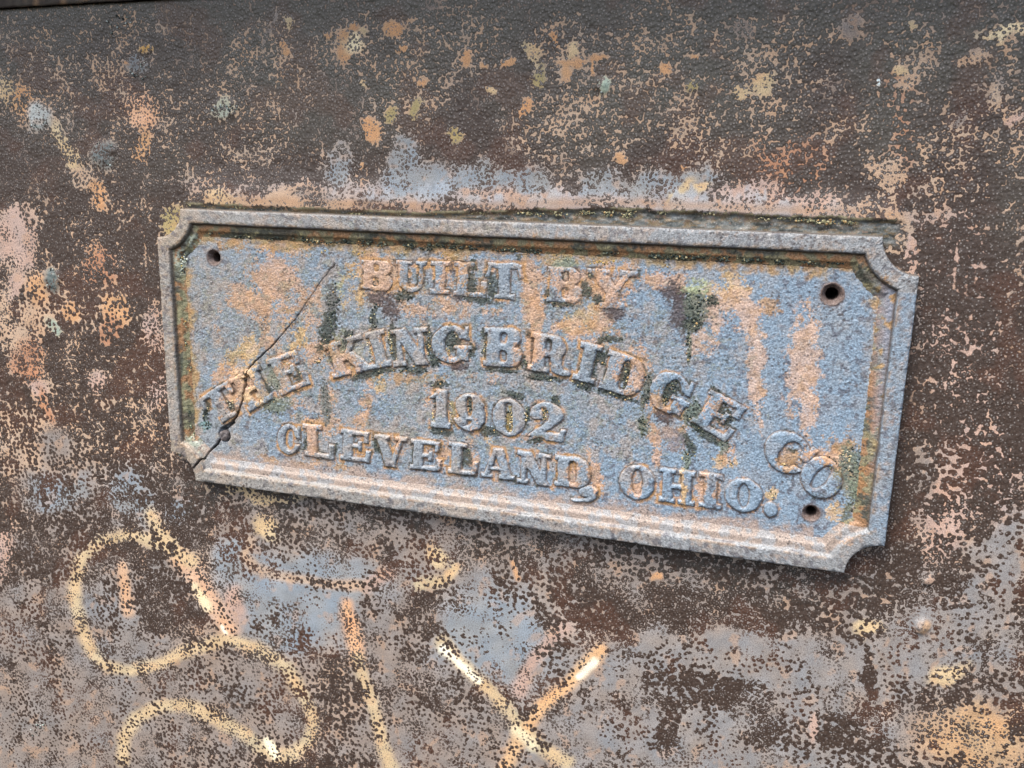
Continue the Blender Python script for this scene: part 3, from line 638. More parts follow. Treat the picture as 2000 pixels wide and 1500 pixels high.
DARK = [  # moss and black deposits: x, y, rx, ry, rot, amount, colour
    (650, 590, 13, 34, 0, .85, C3(84, 84, 80)), (642, 640, 14, 30, 10, .85, P_DG), (632, 670, 14, 16, 0, .7, P_DG), (735, 582, 20, 10, 0, .85, P_DK), (762, 600, 18, 26, 0, .75, P_DK), (730, 620, 8, 30, 0, .7, P_DG), (790, 578, 18, 12, 0, .8, P_DG), (924, 520, 8, 18, 0, .8, P_DG), (922, 552, 10, 22, 0, .9, P_DG), (962, 562, 10, 22, 0, .85, P_DG), (934, 584, 34, 7, 6, .95, P_DG), (898, 580, 10, 10, 0, .7, P_DK), (885, 520, 6, 22, 0, .6, P_DK), (1095, 594, 26, 6, 4, .85, P_DG), (1074, 572, 10, 8, 0, .8, P_DG), (1144, 568, 10, 16, 0, .9, P_DG), (1100, 510, 26, 12, 0, .8, C3(120, 130, 112)), (1168, 584, 10, 10, 0, .8, P_DG), (1198, 606, 18, 16, 20, .9, P_DK), (1156, 536, 6, 8, 0, .8, P_DG),
    (1318, 572, 26, 20, 10, .75, P_DK), (1332, 608, 18, 34, 0, .92, P_DK), (1358, 600, 20, 36, 0, .9, C3(84, 94, 84)), (1352, 632, 16, 16, 0, .95, P_DG), (1392, 588, 12, 12, 0, .85, P_DG), (1345, 674, 4, 36, 0, .92, C3(100, 104, 92)), (1360, 560, 26, 16, 0, .6, P_LG),
    (768, 668, 9, 32, -5, .92, P_DG), (838, 668, 6, 28, 0, .8, P_DG), (848, 700, 14, 16, 20, .85, P_DG), (882, 662, 14, 22, 0, .85, P_DG), (920, 684, 10, 14, 0, .8, P_DG), (944, 655, 6, 14, 0, .85, P_DG), (946, 684, 6, 12, 0, .8, P_DG), (716, 732, 26, 8, -14, .9, P_DG), (756, 722, 20, 6, -10, .8, P_DG), (806, 722, 30, 7, 0, .75, P_DG), (980, 722, 36, 6, 4, .75, P_DG), (1024, 708, 8, 14, 0, .7, P_DG), (896, 716, 20, 6, 0, .8, P_DK), (1060, 738, 34, 6, 6, .85, P_DG), (1192, 662, 22, 7, 4, .9, P_DG), (1156, 712, 10, 26, 0, .8, P_DG), (1176, 696, 10, 16, 0, .85, P_DG), (1138, 752, 20, 6, 18, .9, P_DG), (1205, 772, 40, 6, 16, .9, P_DG), (1222, 730, 9, 26, 8, .85, P_DG), (1262, 764, 8, 34, 10, .85, C3(84, 88, 80)), (1310, 756, 18, 16, 0, .9, P_DG), (1298, 780, 8, 14, 0, .85, P_DG), (1352, 806, 14, 24, 20, .9, C3(92, 104, 94)), (1378, 846, 36, 8, 34, .95, P_DG), (1360, 830, 12, 14, 0, .9, P_DG), (1412, 808, 14, 26, -25, .85, P_DG), (1256, 830, 10, 24, 0, .75, C3(90, 96, 80)), (1348, 870, 8, 24, -20, .85, P_DG), (1342, 900, 7, 20, 0, .8, C3(100, 112, 102)), (1416, 872, 10, 14, 0, .8, C3(92, 104, 94)), (1300, 815, 22, 16, 20, .7, P_DK), (1396, 765, 8, 10, 20, .7, P_DG),
    (860, 750, 20, 6, 0, .85, P_DG), (862, 842, 20, 6, 6, .85, P_DG), (958, 842, 16, 10, 20, .9, P_DG), (1004, 772, 18, 7, 20, .85, P_DG), (1030, 810, 6, 18, 0, .85, P_DG), (1086, 780, 10, 8, 0, .85, P_DG), (1046, 860, 16, 8, -20, .9, P_DG), (994, 818, 6, 26, 0, .75, C3(128, 112, 62)), (918, 790, 4, 14, 0, .8, P_DG), (1062, 808, 7, 14, 0, .7, P_OC), (884, 800, 4, 30, 0, .6, C3(120, 112, 80)),
    (540, 735, 18, 28, -10, .8, C3(104, 112, 100)), (522, 760, 14, 10, 0, .7, P_DG), (540, 790, 24, 18, 0, .75, C3(100, 108, 94)), (578, 730, 14, 12, 30, .85, P_DG), (636, 785, 8, 40, -4, .88, C3(92, 98, 96)), (450, 795, 8, 12, 0, .6, P_DG), (402, 806, 6, 20, 10, .8, P_DG), (400, 830, 10, 10, 0, .7, C3(100, 130, 132)), (735, 870, 5, 20, -20, .85, P_DG), (652, 880, 5, 14, 10, .8, P_DG), (598, 866, 6, 12, 0, .85, P_DG), (912, 895, 10, 20, 0, .7, P_DG), (660, 680, 16, 34, 10, .65, C3(110, 112, 92)), (694, 690, 16, 24, 0, .55, C3(140, 140, 128)), (748, 650, 3, 30, -4, .0, P_DG),
    (1660, 900, 20, 30, 10, .7, C3(92, 106, 100)), (1672, 950, 12, 40, 10, .75, C3(100, 112, 96)), (1626, 905, 8, 14, -20, .7, P_DG), (1655, 1000, 8, 34, 10, .75, C3(92, 98, 84)), (1600, 960, 22, 8, -30, .5, P_DG), (1545, 880, 10, 6, 0, .6, P_DG), (1012, 500, 5, 7, 0, .95, P_DG), (680, 660, 10, 16, 10, .75, P_DG), (1690, 610, 8, 8, 0, .3, P_DG),
]


def nearest_letter(px, py, x, z):
    """distance (units) to the nearest raised letter for points of the field, and how high"""
    D = np.full(x.shape, 60.0)
    for (ch, *q) in LETTERS:
        xz, w, h = letter_frame(q)
        lo = xz.min(0) - 26 * U; hi = xz.max(0) + 26 * U
        s = np.where((x > lo[0]) & (x < hi[0]) & (z > lo[1]) & (z < hi[1]))[0]
        if len(s) == 0: continue
        # affine inverse of the letter cell
        bl, br, tl = xz[3], (xz[2] + (xz[1] - xz[0] + xz[3])) / 2, (xz[0] + (xz[1] - xz[2] + xz[3])) / 2
        A = np.linalg.inv(np.stack([br - bl, tl - bl], 1))
        uv = (np.stack([x[s], z[s]], 1) - bl[None]) @ A.T
        D[s] = np.minimum(D[s], glyph(ch, uv[:, 0] * w, uv[:, 1] * h, w, h))
    return D


def paint_iron(px, py, warm, letter=None, crevice=None):
    """weathered casting; warm 0..1 pulls the iron towards tan"""
    N = px.shape
    wx = px + 10 * fbm(px, py, 34, 3, 211) + 5 * fbm(px, py, 11, 2, 214); wy = py + 11 * fbm(px, py, 34, 3, 221) + 5 * fbm(px, py, 11, 2, 224)
    n1 = rank(fbm(px, py, 17, 3, 231, 0.65)); n2 = rank(fbm(px, py, 6.0, 2, 241, 0.7)); nl = fbm(px, py, 120, 3, 251)
    n4 = rank(fbm(px, py, 4.2, 1, 245)); nst = 0.12 + 0.76 * rank(0.36 * (n1 - .5) + 0.34 * (n4 - .5) + 0.42 * (rank(fbm(px, py, 44, 3, 247)) - .5), 0.17)
    side = sstep(350, 1300, px)
    base = mix(np.broadcast_to(IRON_W, N + (3,)), IRON, np.clip(0.35 + 0.75 * side + 1.1 * nl, 0, 1))
    base = mix(base, C3(156, 147, 133), np.clip(warm, 0, 1))
    base = base * (1 + 0.22 * (n2 - 0.5) + 0.34 * (n4 - 0.5))[:, None]
    # pinkish bloom between the stains
    base = mix(base, C3(170, 154, 138), 0.42 * sstep(0.52, 0.85, rank(fbm(px, py, 48, 4, 261, 0.65))) * (1 - 0.6 * sstep(1200, 1500, px)))
    col = base
    # dark soft pits
    pits = sstep(0.74, 0.88, rank(fbm(px, py, 14, 2, 271)) - 0.06 + 0.1 * sstep(1150, 1350, px)) * sstep(0.25, 0.55, rank(fbm(px, py, 90, 2, 275)))
    col = mix(col, C3(84, 84, 94), 0.85 * pits * (0.5 + 0.5 * n4))
    # grainy stains
    nv = rank(fbm(px, py, 30, 3, 287))
    for (x, y, rx, ry, rot, a, cc) in STAIN:
        r_ = 1.4 * max(rx, ry) + 22
        s = np.where((np.abs(px - x) < r_) & (np.abs(py - y) < r_))[0]
        if len(s) == 0: continue
        k = blob(wx[s], wy[s], x, y, rx * 1.08, ry * 1.08, rot, 0.75)
        f = np.clip((k * a * 1.15 - nst[s]) / 0.17 + 0.5, 0, 1) * (k > 0.02) * (0.72 + 0.28 * n4[s])
        tone = 1 + 0.26 * (rank(fbm(px[s], py[s], 24, 3, 281)) - 0.5)
        c2 = cc[None] + (P_OC - cc)[None] * (0.45 * sstep(.6, .95, nv[s]))[:, None] + (P_PK - cc)[None] * (0.5 * sstep(.4, .1, nv[s]))[:, None]
        col[s] = (col[s] * (1 - 0.84 * f)[:, None] + c2 * (0.84 * f)[:, None]) * (1 + (tone - 1) * f)[:, None]
    # general grime between the words: ochre and olive mottle, darker crumbs
    gm = blob(px, py, 860, 690, 640, 270, 6, 0.45) * (0.5 if letter is not None else 1.0)
    m1 = rank(fbm(px, py, 26, 4, 511, 0.7)); m2 = rank(fbm(px + 3 * n4, py, 11, 3, 515, 0.7)); m3 = rank(fbm(px, py, 75, 2, 517))
    q1 = np.clip((0.46 * gm - (1 - (0.45 * m1 + 0.3 * m2 + 0.25 * m3)) + 0.06) / 0.10, 0, 1) * (gm > 0.02)
    col = mix(col, C3(160, 132, 94), 0.26 * q1 * (0.6 + 0.4 * n4))
    q2 = np.clip((0.36 * gm - (0.5 * m1 + 0.5 * m2) + 0.02) / 0.10, 0, 1) * (gm > 0.02)
    col = mix(col, C3(122, 124, 100), 0.42 * q2)
    q3 = np.clip((0.27 * gm - (0.35 * m1 + 0.65 * (1 - m2))) / 0.08, 0, 1) * (gm > 0.02)
    col = mix(col, C3(70, 74, 66), 0.75 * q3 * (0.5 + 0.5 * n4))
    moss = np.zeros(N)
    if crevice is not None:                         # rust and growth collect against the raised letters
        act = rank(fbm(px, py, 60, 3, 291)) * (1 - 0.45 * sstep(1250, 1450, px))
        near = (1 - sstep(2.0, 9.0, crevice + 3 * (n1 - 0.5)))
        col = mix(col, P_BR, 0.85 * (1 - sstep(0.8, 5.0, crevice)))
        col = mix(col, P_OR, 0.8 * near * np.clip((act - 0.44 - 0.25 * (n2 - 0.5)) / 0.15, 0, 1))
        col = mix(col, P_OC, 0.8 * near * np.clip((act - 0.62 - 0.3 * (n1 - 0.5)) / 0.12, 0, 1))
        mk = near * np.clip((rank(fbm(px, py, 40, 3, 301)) - 0.70) / 0.1, 0, 1) * (1 - sstep(1180, 1300, px) * sstep(860, 900, py))
        mk = mk * np.clip((n1 * 0.6 + n2 * 0.4 - 0.30) / 0.15, 0, 1)
        col = mix(col, P_DG, 0.85 * mk); moss = np.maximum(moss, mk)
    for (x, y, rx, ry, rot, a, cc) in DARK:
        r_ = 1.5 * max(rx, ry) + 20
        s = np.where((np.abs(px - x) < r_) & (np.abs(py - y) < r_))[0]
        if len(s) == 0: continue
        kl = 0.4 if letter is not None else 1.0      # letter faces stay cleaner than the ground
        k = blob(px[s] + 0.6 * (wx[s] - px[s]), py[s] + 0.6 * (wy[s] - py[s]), x, y, rx * 1.12, ry * 1.12, rot, 0.8)
        f = np.clip((k * a * 1.1 - (0.4 * n1[s] + 0.3 * n2[s] + 0.3 * n4[s])) / 0.26 + 0.5, 0, 1) * (k > 0.03) * kl
        tone = 0.7 + 0.9 * n4[s]
        col[s] = col[s] * (1 - 0.88 * f)[:, None] + cc[None] * (0.88 * f * tone)[:, None]
        moss[s] = np.maximum(moss[s], f)
    ck = crack_mask(px, py)
    cs_ = np.where((px > 350) & (px < 690) & (py > 490) & (py < 940))[0]
    if len(cs_):
        dc, tc_ = seg_dist(px[cs_], py[cs_], CRACK)
        col[cs_] = mix(col[cs_], P_BR, 0.5 * (1 - sstep(1.0, 5.5, dc + 4 * (n1[cs_] - .5))) * (0.4 + 0.6 * n2[cs_]))
    col = mix(col, C3(40, 34, 32), 0.9 * ck)
    rough = 0.46 + 0.22 * moss + 0.08 * (n2 - 0.5)
    return np.clip(col, 0.01, 0.9), rough, moss, ck, n2


def iron_relief(px, py):
    side = (px < np.interp(py, CRACK[:, 1], CRACK[:, 0])) & (px < 660) & (py > 520) & (py < 940)
    return -1.5 * side * sstep(560, 820, py) + 0.95 * fbm(px, py, 6.0, 2, 311, 0.75) + 0.45 * fbm(px, py, 34, 2, 315) + 2.0 * fbm(px, py, 300, 2, 319)


plaque = bpy.data.objects.new('plaque', None)
COL.objects.link(plaque)
plaque.location = (0, PLATE_Y, -H / 2)
plaque.empty_display_size = 0.05
tag(plaque, 'cracked cast iron bridge builder plaque dated 1902 with raised lettering and notched corners', 'plaque')
bpy.context.view_layer.update()
OFF = np.array([0, PLATE_Y, -H / 2])


def part(name, V, Fq, rgba, mat=MAT_IRON, parent=plaque):
    return mesh_obj(name, V - OFF[None], Fq, rgba, mat, parent)


# ---- field
HOLES = [(418, 503, 15, -26), (1625, 575, 19, 0), (1584, 1002, 16, 0)]
HOLE_P = []
for (x, y, r_, dx) in HOLES:
    p = unproject([x], [y], FIELD_Y)[0]
    HOLE_P.append((p[0], p[2], r_ * U * (1.0 if x > 1000 else 1.15)))
fx = np.arange(-W / 2 + 42 * U, W / 2 - 42 * U, 0.00048)
fz = np.arange(-H / 2 + 42 * U, H / 2 - 42 * U, 0.00048)
X, Z = np.meshgrid(fx, fz)
P = np.stack([X.ravel(), np.full(X.size, FIELD_Y), Z.ravel()], 1)
px, py = project(P)
crev = nearest_letter(px, py, P[:, 0], P[:, 2])
# distance in from the outline, for growth along the moulding
din = np.minimum(np.minimum(P[:, 0] + W / 2, W / 2 - P[:, 0]), np.minimum(P[:, 2] + H / 2, H / 2 - P[:, 2])) / U
col, rough, moss, ck, n2 = paint_iron(px, py, np.zeros(len(P)) + 0.25 * sstep(420, 360, px), crevice=crev)
ed = 1 - sstep(54, 78, din + 26 * fbm(px, py, 40, 3, 331) + 12 * (rank(fbm(px, py, 10, 2, 335)) - 0.5))
topside = ((H / 2 - P[:, 2]) / U < 130) * 1.0
botside = ((P[:, 2] + H / 2) / U < 130) * 1.0
rightside = ((W / 2 - P[:, 0]) / U < 120) * 1.0
ecol = mix(mix(np.broadcast_to(P_OC, (len(P), 3)), C3(164, 146, 134), botside * (1 - topside)), C3(150, 140, 96), 0.6 * rank(fbm(px, py, 28, 3, 337)) * (1 - botside))
col = mix(col, ecol, ed * (0.85 - 0.65 * rightside * (1 - topside)) * (1 - 0.85 * rightside * sstep(740, 800, py) * (1 - botside)))
cx = np.zeros(len(P))
hole_in = np.zeros(len(P), bool)
for (hx, hz, hr) in HOLE_P:
    dd = np.hypot(P[:, 0] - hx, P[:, 2] - hz)
    hole_in |= dd < hr * 0.97
    cx += 1.2 * np.exp(-((dd - hr * 1.25) / (hr * 0.3)) ** 2)
    col = mix(col, C3(112, 100, 96), 0.55 * np.exp(-((dd - hr) / (hr * 0.25)) ** 2))
hgt = iron_relief(px, py) + 1.1 * moss * (n2) - 16 * ck
bx_, bz_ = unproject([438], [850], FIELD_Y)[0][[0, 2]]
bd = np.hypot(P[:, 0] - bx_, P[:, 2] - bz_) / U
hgt -= 9 * (1 - sstep(13.5, 17, bd))
P[:, 1] -= hgt * U
fcs = grid_faces(len(fx), len(fz))
fcs = fcs[~hole_in[fcs].any(1)]
V, fcs, rgba = compact(P, fcs, np.concatenate([col, rough[:, None]], 1))
part('background_field', V, fcs, rgba)

# ---- rim: notched outline swept with a stepped moulding
NR = 62 * U
prof = [(-1.5, -42), (-1.2, -24), (-0.9, -14), (-0.6, -7), (-0.2, -3.2), (0.6, -1.3), (1.8, -.4), (3.2, 0), (6, 0), (9, 0), (12, 0), (15, .1), (18, .2), (21, .3), (24, .3), (26.5, .1), (28.2, -.9), (29.2, -2.6), (29.9, -5.0), (30.6, -7.4), (31.8, -8.6), (34, -8.9), (37, -9.1), (40, -9.4), (43, -9.8), (45, -10.6), (46.5, -12.2), (48.5, -13.6), (51, -14.8), (54, -16.0), (57, -17.2), (60, -18.8), (64, -22)]


def outline(d, ns, nl_, na):
    """points of the outline moved in by d, clockwise seen from the front"""
    a, b, r_ = W / 2 - d, H / 2 - d, NR + d
    k = math.sqrt(max(r_ * r_ - d * d, 1e-9))
    th = math.asin(min(1, max(-1, d / r_)))
    pts = []
    def line(p, q, n_):
        t = np.arange(n_) / n_
        pts.append(np.array(p)[None] * (1 - t)[:, None] + np.array(q)[None] * t[:, None])
    def arc(cx_, cz_, a0, a1):
        t = a0 + (a1 - a0) * np.arange(na) / na
        pts.append(np.stack([cx_ + r_ * np.cos(t), cz_ + r_ * np.sin(t)], 1))
    hw, hh, pi = W / 2, H / 2, math.pi
    line((-hw + k, b), (hw - k, b), ns); arc(hw, hh, pi + th, 1.5 * pi - th)
    line((a, hh - k), (a, -hh + k), nl_); arc(hw, -hh, pi / 2 + th, pi - th)
    line((hw - k, -b), (-hw + k, -b), ns); arc(-hw, -hh, th, pi / 2 - th)
    line((-a, -hh + k), (-a, hh - k), nl_); arc(-hw, hh, 1.5 * pi + th, 2 * pi - th)
    return np.concatenate(pts)


rows = [outline(d * U, 760, 290, 90) for d, _ in prof]
n_ = len(rows[0]); K_ = len(prof)
P = np.concatenate([np.stack([r_[:, 0], np.full(n_, RIM_Y - hh * U), r_[:, 1]], 1) for r_, (_, hh) in zip(rows, prof)])
dd = np.repeat(np.array([d for d, _ in prof]), n_)
px, py = project(P)
# a little wobble along the casting's edges
wob = fbm(px, py, 60, 3, 401) * 1.6
cxy = np.stack([P[:, 0], P[:, 2]], 1)
leftside = sstep(420, 330, px); rights = sstep(1690, 1740, px)
bots = ((P[:, 2] + H / 2) / U < 90).astype(float) * (1 - rights); tops = ((H / 2 - P[:, 2]) / U < 90).astype(float)
col, rough, moss, ck, n2 = paint_iron(px, py, np.clip(0.55 * leftside + 0.50 * bots * (1 - 0.3 * sstep(600, 1400, px)) + 0.36 * tops + 0.12, 0, 1))
cove = sstep(29, 33, dd) * 1.0
e1 = rank(fbm(px, py, 26, 3, 411)); e2 = rank(fbm(px, py, 9, 2, 415)); e3 = rank(fbm(px * 0.5, py, 40, 3, 417))
cv = mix(np.broadcast_to(C3(150, 112, 74), (len(P), 3)), C3(128, 122, 92), sstep(0.35, 0.65, e1))
cv = mix(cv, C3(58, 64, 56), 0.9 * sstep(0.55, 0.72, 0.7 * e3 + 0.3 * e2) * (1 - bots) * (1 - rights))
cv = mix(cv, C3(176, 168, 120), 0.6 * sstep(0.80, 0.92, e2 * 0.6 + e1 * 0.4) * (1 - bots))
cv = mix(cv, mix(np.broadcast_to(C3(154, 142, 133), cv.shape), C3(144, 146, 150), sstep(.4, .7, e1)), bots * 0.9)
cv = mix(cv, mix(np.broadcast_to(C3(132, 142, 158), cv.shape), C3(172, 136, 88), sstep(.74, .85, e1)), rights * 0.92 * sstep(500, 580, py))
cv = mix(cv, C3(136, 138, 106), 0.8 * leftside * sstep(.2, .6, e1))
lic = np.clip(blob(px, py, 352, 512, 22, 26) + blob(px, py, 366, 872, 30, 24, 20) + blob(px, py, 380, 470, 22, 12), 0, 1) * sstep(.4, .6, e2)
cv = mix(cv, C3(172, 184, 168), 0.75 * lic)
cv = mix(cv, C3(46, 54, 50), 0.85 * np.clip(blob(px, py, 344, 825, 10, 34) + blob(px, py, 372, 500, 10, 8) + blob(px, py, 345, 560, 8, 40) + blob(px, py, 352, 700, 6, 50), 0, 1) * sstep(.3, .55, e1 * .5 + e2 * .5))
col = mix(col, cv, 0.92 * cove)
line_ = np.exp(-((dd - 31.5) / 2.2) ** 2) * (1 - bots)
col = mix(col, C3(78, 62, 46), 0.75 * line_)
outer = 1 - sstep(-0.7, 0.8, dd)
col = mix(col, C3(108, 96, 84), 0.7 * outer)
flat_ = sstep(0.5, 3, dd) * (1 - sstep(26, 30, dd))
rn = rank(fbm(px, py, 36, 4, 421, 0.65)); rn2 = rank(fbm(px, py, 13, 3, 425, 0.6))
col = mix(col, C3(170, 144, 122), 0.38 * flat_ * sstep(.66, .84, 0.6 * rn + 0.4 * rn2))
col = mix(col, C3(98, 96, 98), 0.6 * flat_ * sstep(.80, .92, rank(fbm(px, py, 15, 2, 427))))
col = mix(col, C3(150, 126, 98), 0.6 * flat_ * sstep(20, 27, dd) * sstep(.35, .7, rn))
chip = sstep(.70, .86, rank(fbm(px, py, 22, 3, 431, .65)))
ck = np.where(dd > 5, ck, ck * 0.9)
hgt = iron_relief(px, py) * np.where(dd < 1, 0.4, 1) - chip * (2.2 * np.exp(-((dd - 1.5) / 2.2) ** 2) + 1.4 * np.exp(-((dd - 27.5) / 1.8) ** 2)) - 14 * ck * (dd > 0.3) + 0.5 * cove * (e2 - 0.5) * 2 * (1 - 0.6 * bots) * (dd < 66)
P[:, 1] -= hgt * U
inward = -np.sign(cxy) * 0
P[:, 0] += wob * U * 0.7 * (np.abs(P[:, 0]) > W / 2 - 90 * U); P[:, 2] += wob * U * 0.7 * (np.abs(P[:, 2]) > H / 2 - 90 * U)
i = np.arange(n_); fl = []
for k in range(K_ - 1):
    a = k * n_ + i; b = k * n_ + (i + 1) % n_
    fl.append(np.stack([a, b, b + n_, a + n_], 1))
part('border_moulding', P, np.concatenate(fl), np.concatenate([col, rough[:, None]], 1))

# ---- raised letters
for (ch, *q) in LETTERS:
    xz, w, h = letter_frame(q)
    mg = 5.0; st = 1.42
    us = np.arange(-mg, w + mg, st); vs = np.arange(-mg, h + mg, st)
    gx, gy = np.meshgrid(us, vs); gx = gx.ravel(); gy = gy.ravel()
    sd_ = glyph(ch, gx, gy, w, h)
    p2 = bil(xz, gx / w, gy / h)
    P = np.stack([p2[:, 0], np.full(len(p2), FIELD_Y), p2[:, 1]], 1)
    px, py = project(P)
    sd_ = sd_ + 2.3 * fbm(px, py, 13, 3, 501, 0.6) + (3.2 if py.mean() < 620 else 1.6) * fbm(px, py, 34, 2, 505)
    worn = 0.78 + 0.5 * fbm(px, py, 160, 2, 509)
    if py.mean() < 620 and px.mean() < 1300: worn = worn * 0.54
    body = LETTER_H * np.clip(worn, 0.42, 1.1)
    hg = body * sstep(2.6, -2.4, sd_) + 0.5 * sstep(0, -9, sd_) - 0.9
    col, rough, moss, ck, n2 = paint_iron(px, py, 0.22 * (1 - sstep(1180, 1260, px)), letter=True)
    sidek = sstep(-1.2, 1.2, sd_)
    col = mix(col, mix(np.broadcast_to(P_BR, col.shape), P_OC, rank(fbm(px, py, 20, 2, 511))), 0.55 * sidek)
    P[:, 1] -= (hg + iron_relief(px, py) * 1.15 - 14 * ck) * U
    fcs = grid_faces(len(us), len(vs))
    fcs = fcs[(sd_[fcs] < 2.7).any(1)]
    V, fcs, rgba = compact(P, fcs, np.concatenate([col, rough[:, None]], 1))
    nm = {'.': 'raised_period', ',': 'raised_comma'}.get(ch, 'raised_numeral' if ch.isdigit() else 'raised_letter')
    ob = part(nm, V, fcs, rgba)
    ob['label'] = {'.': 'raised full stop after the last word', ',': 'raised comma between the two place names'}.get(ch, ('raised cast numeral ' if ch.isdigit() else 'raised cast capital letter ') + ch)

# ---- screw holes, countersunk
def lathe(cx_, cz_, prof_, n_=40, wob_=0.03, seed=1):
    t = np.arange(n_) / n_ * 2 * math.pi
    wv = 1 + wob_ * np.sin(3 * t + seed) + wob_ * 0.7 * np.sin(7 * t + 2 * seed)
    V = []
    for (r_, y) in prof_:
        V.append(np.stack([cx_ + r_ * wv * np.cos(t), np.full(n_, y), cz_ + r_ * wv * np.sin(t)], 1))
    i = np.arange(n_); f = []
    for k in range(len(prof_) - 1):
        a = k * n_ + i; b = k * n_ + (i + 1) % n_
        f.append(np.stack([a, a + n_, b + n_, b], 1))
    return np.concatenate(V), np.concatenate(f)


for k, (hx, hz, hr) in enumerate(HOLE_P):
    y0 = FIELD_Y
    V, fcs = lathe(hx, hz, [(hr * 1.12, y0 + 1.2 * U), (hr * 1.08, y0 - .3 * U), (hr * .96, y0 - .1 * U), (hr * .88, y0 + 1.5 * U), (hr * .78, y0 + 4.5 * U), (hr * .68, y0 + 8 * U), (hr * .60, y0 + 10.5 * U), (hr * .57, y0 + 13 * U), (hr * .56, y0 + 40 * U), (hr * .55, y0 + 110 * U), (hr * .02, y0 + 111 * U)], 48, 0.025, k + 1)
    px, py = project(V)
    n2 = rank(fbm(px, py, 6, 2, 601 + k))
    col = mix(np.broadcast_to(C3(128, 116, 112), (len(V), 3)), C3(96, 80, 74), n2)
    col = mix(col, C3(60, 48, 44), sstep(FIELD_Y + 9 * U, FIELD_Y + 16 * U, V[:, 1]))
    V[:, 1] -= 0.4 * U * (n2 - .5)
    part('screw_hole', V, fcs, np.concatenate([col, np.full((len(V), 1), .6)], 1))

# ------------------------------------------------------------------ bolt stub in the broken corner
V, fcs = lathe(0, 0, [(11.5 * U, 22 * U), (12.2 * U, 6 * U), (12.2 * U, -1 * U), (11.4 * U, -2.6 * U), (9.5 * U, -3.6 * U), (7 * U, -4.1 * U), (4 * U, -4.4 * U), (1.5 * U, -4.5 * U), (0.02 * U, -4.5 * U)], 40, 0.03, 5)
bp_ = unproject([438], [851], FIELD_Y)[0]
Vw = V + bp_[None]
px, py = project(Vw)
n2 = rank(fbm(px, py, 6, 2, 651)); n3 = rank(fbm(px, py, 14, 2, 655))
V[:, 1] -= 1.6 * U * (n2 - .5) * (V[:, 1] < 0)
col = mix(mix(np.broadcast_to(C3(112, 110, 114), (len(V), 3)), C3(62, 58, 60), n2), C3(96, 84, 78), 0.4 * n3)
bolt = mesh_obj('bolt_stub', V, fcs, np.concatenate([col, np.full((len(V), 1), .6)], 1), MAT_PLATE)
bolt.location = bp_
tag(bolt, 'round rusty bolt end sitting in the crack at the lower left of the plaque', 'bolt')

# ------------------------------------------------------------------ steel angle whose lower edge shows at the top left
p0 = unproject([0], [14], PLATE_Y - 12 * U)[0]; p1 = unproject([270], [-2], PLATE_Y - 12 * U)[0]
sl = (p1[2] - p0[2]) / (p1[0] - p0[0])
xs = np.arange(-0.8, 0.75, 0.004)
zb = p0[2] + sl * (xs - p0[0])
zb = np.maximum(zb, 0) + 0
prof_a = [(0, 0.004), (0, 0.0), (-9, -0.0006), (-11, 0.0), (-12, 0.0012), (-12, 0.012), (-12, 0.03), (-12, 0.07), (-16, 0.078), (-40, 0.083), (-300, 0.084), (-304, 0.087), (-304, 0.112), (-300, 0.115), (6, 0.115)]
V = []
for (yy, zz) in prof_a:
    V.append(np.stack([xs, np.full(len(xs), PLATE_Y + yy * U) - (0.6 * U) * fbm(xs / U, np.full(len(xs), zz / U), 30, 3, 701), zb + zz + U * 1.5 * fbm(xs / U, np.full(len(xs), 3.0 + zz), 40, 3, 705)], 1))
V = np.concatenate(V); n_ = len(xs); i = np.arange(n_ - 1); fl = []
for k in range(len(prof_a) - 1):
    a = k * n_ + i
    fl.append(np.stack([a, a + 1, a + n_ + 1, a + n_], 1))
px, py = project(V); px = np.clip(px, -3000, 5000); py = np.clip(py, -3000, 5000)
n1 = rank(fbm(px, py, 22, 3, 711)); n2 = rank(fbm(px, py, 8, 2, 715))
col = mix(mix(np.broadcast_to(C3(58, 48, 42), (len(V), 3)), C3(84, 78, 68), n2), C3(140, 112, 84), sstep(.75, .85, n1))
ang = mesh_obj('steel_angle', V, np.concatenate(fl), np.concatenate([col, np.full((len(V), 1), .7)], 1), MAT_PLATE)
tag(ang, 'dark rusted steel angle whose lower edge runs along the top left corner', 'steel angle')

# ------------------------------------------------------------------ lichen and moss grains
rng = np.random.RandomState(5)
ICO = np.array([(0, 0, 1)] + [(math.cos(a) * .894, math.sin(a) * .894, .447) for a in np.arange(5) * 2 * math.pi / 5] + [(math.cos(a) * .894, math.sin(a) * .894, -.447) for a in np.arange(5) * 2 * math.pi / 5 + math.pi / 5] + [(0, 0, -1)])
ICF = np.array([(0, 1 + i, 1 + (i + 1) % 5) for i in range(5)] + [(1 + i, 6 + i, 1 + (i + 1) % 5) for i in range(5)] + [(1 + (i + 1) % 5, 6 + i, 6 + (i + 1) % 5) for i in range(5)] + [(11, 6 + (i + 1) % 5, 6 + i) for i in range(5)])
G_x, G_y, G_d, G_s, G_c = [], [], [], [], []


def scatter(x, y, rx, ry, rot, n_, depth, size, cols, weights):
    a = rng.rand(n_) * 2 * math.pi; q = np.sqrt(rng.rand(n_)) * (0.8 + 0.4 * rng.rand(n_))
    ex, ey = q * np.cos(a) * rx, q * np.sin(a) * ry
    c, s = math.cos(R(rot)), math.sin(R(rot))
    G_x.append(x + ex * c - ey * s); G_y.append(y + ex * s + ey * c)
    G_d.append(np.full(n_, depth)); G_s.append(size * (0.5 + rng.rand(n_) ** 2 * 1.1))
    G_c.append(np.array(cols)[rng.choice(len(cols), n_, p=weights)])


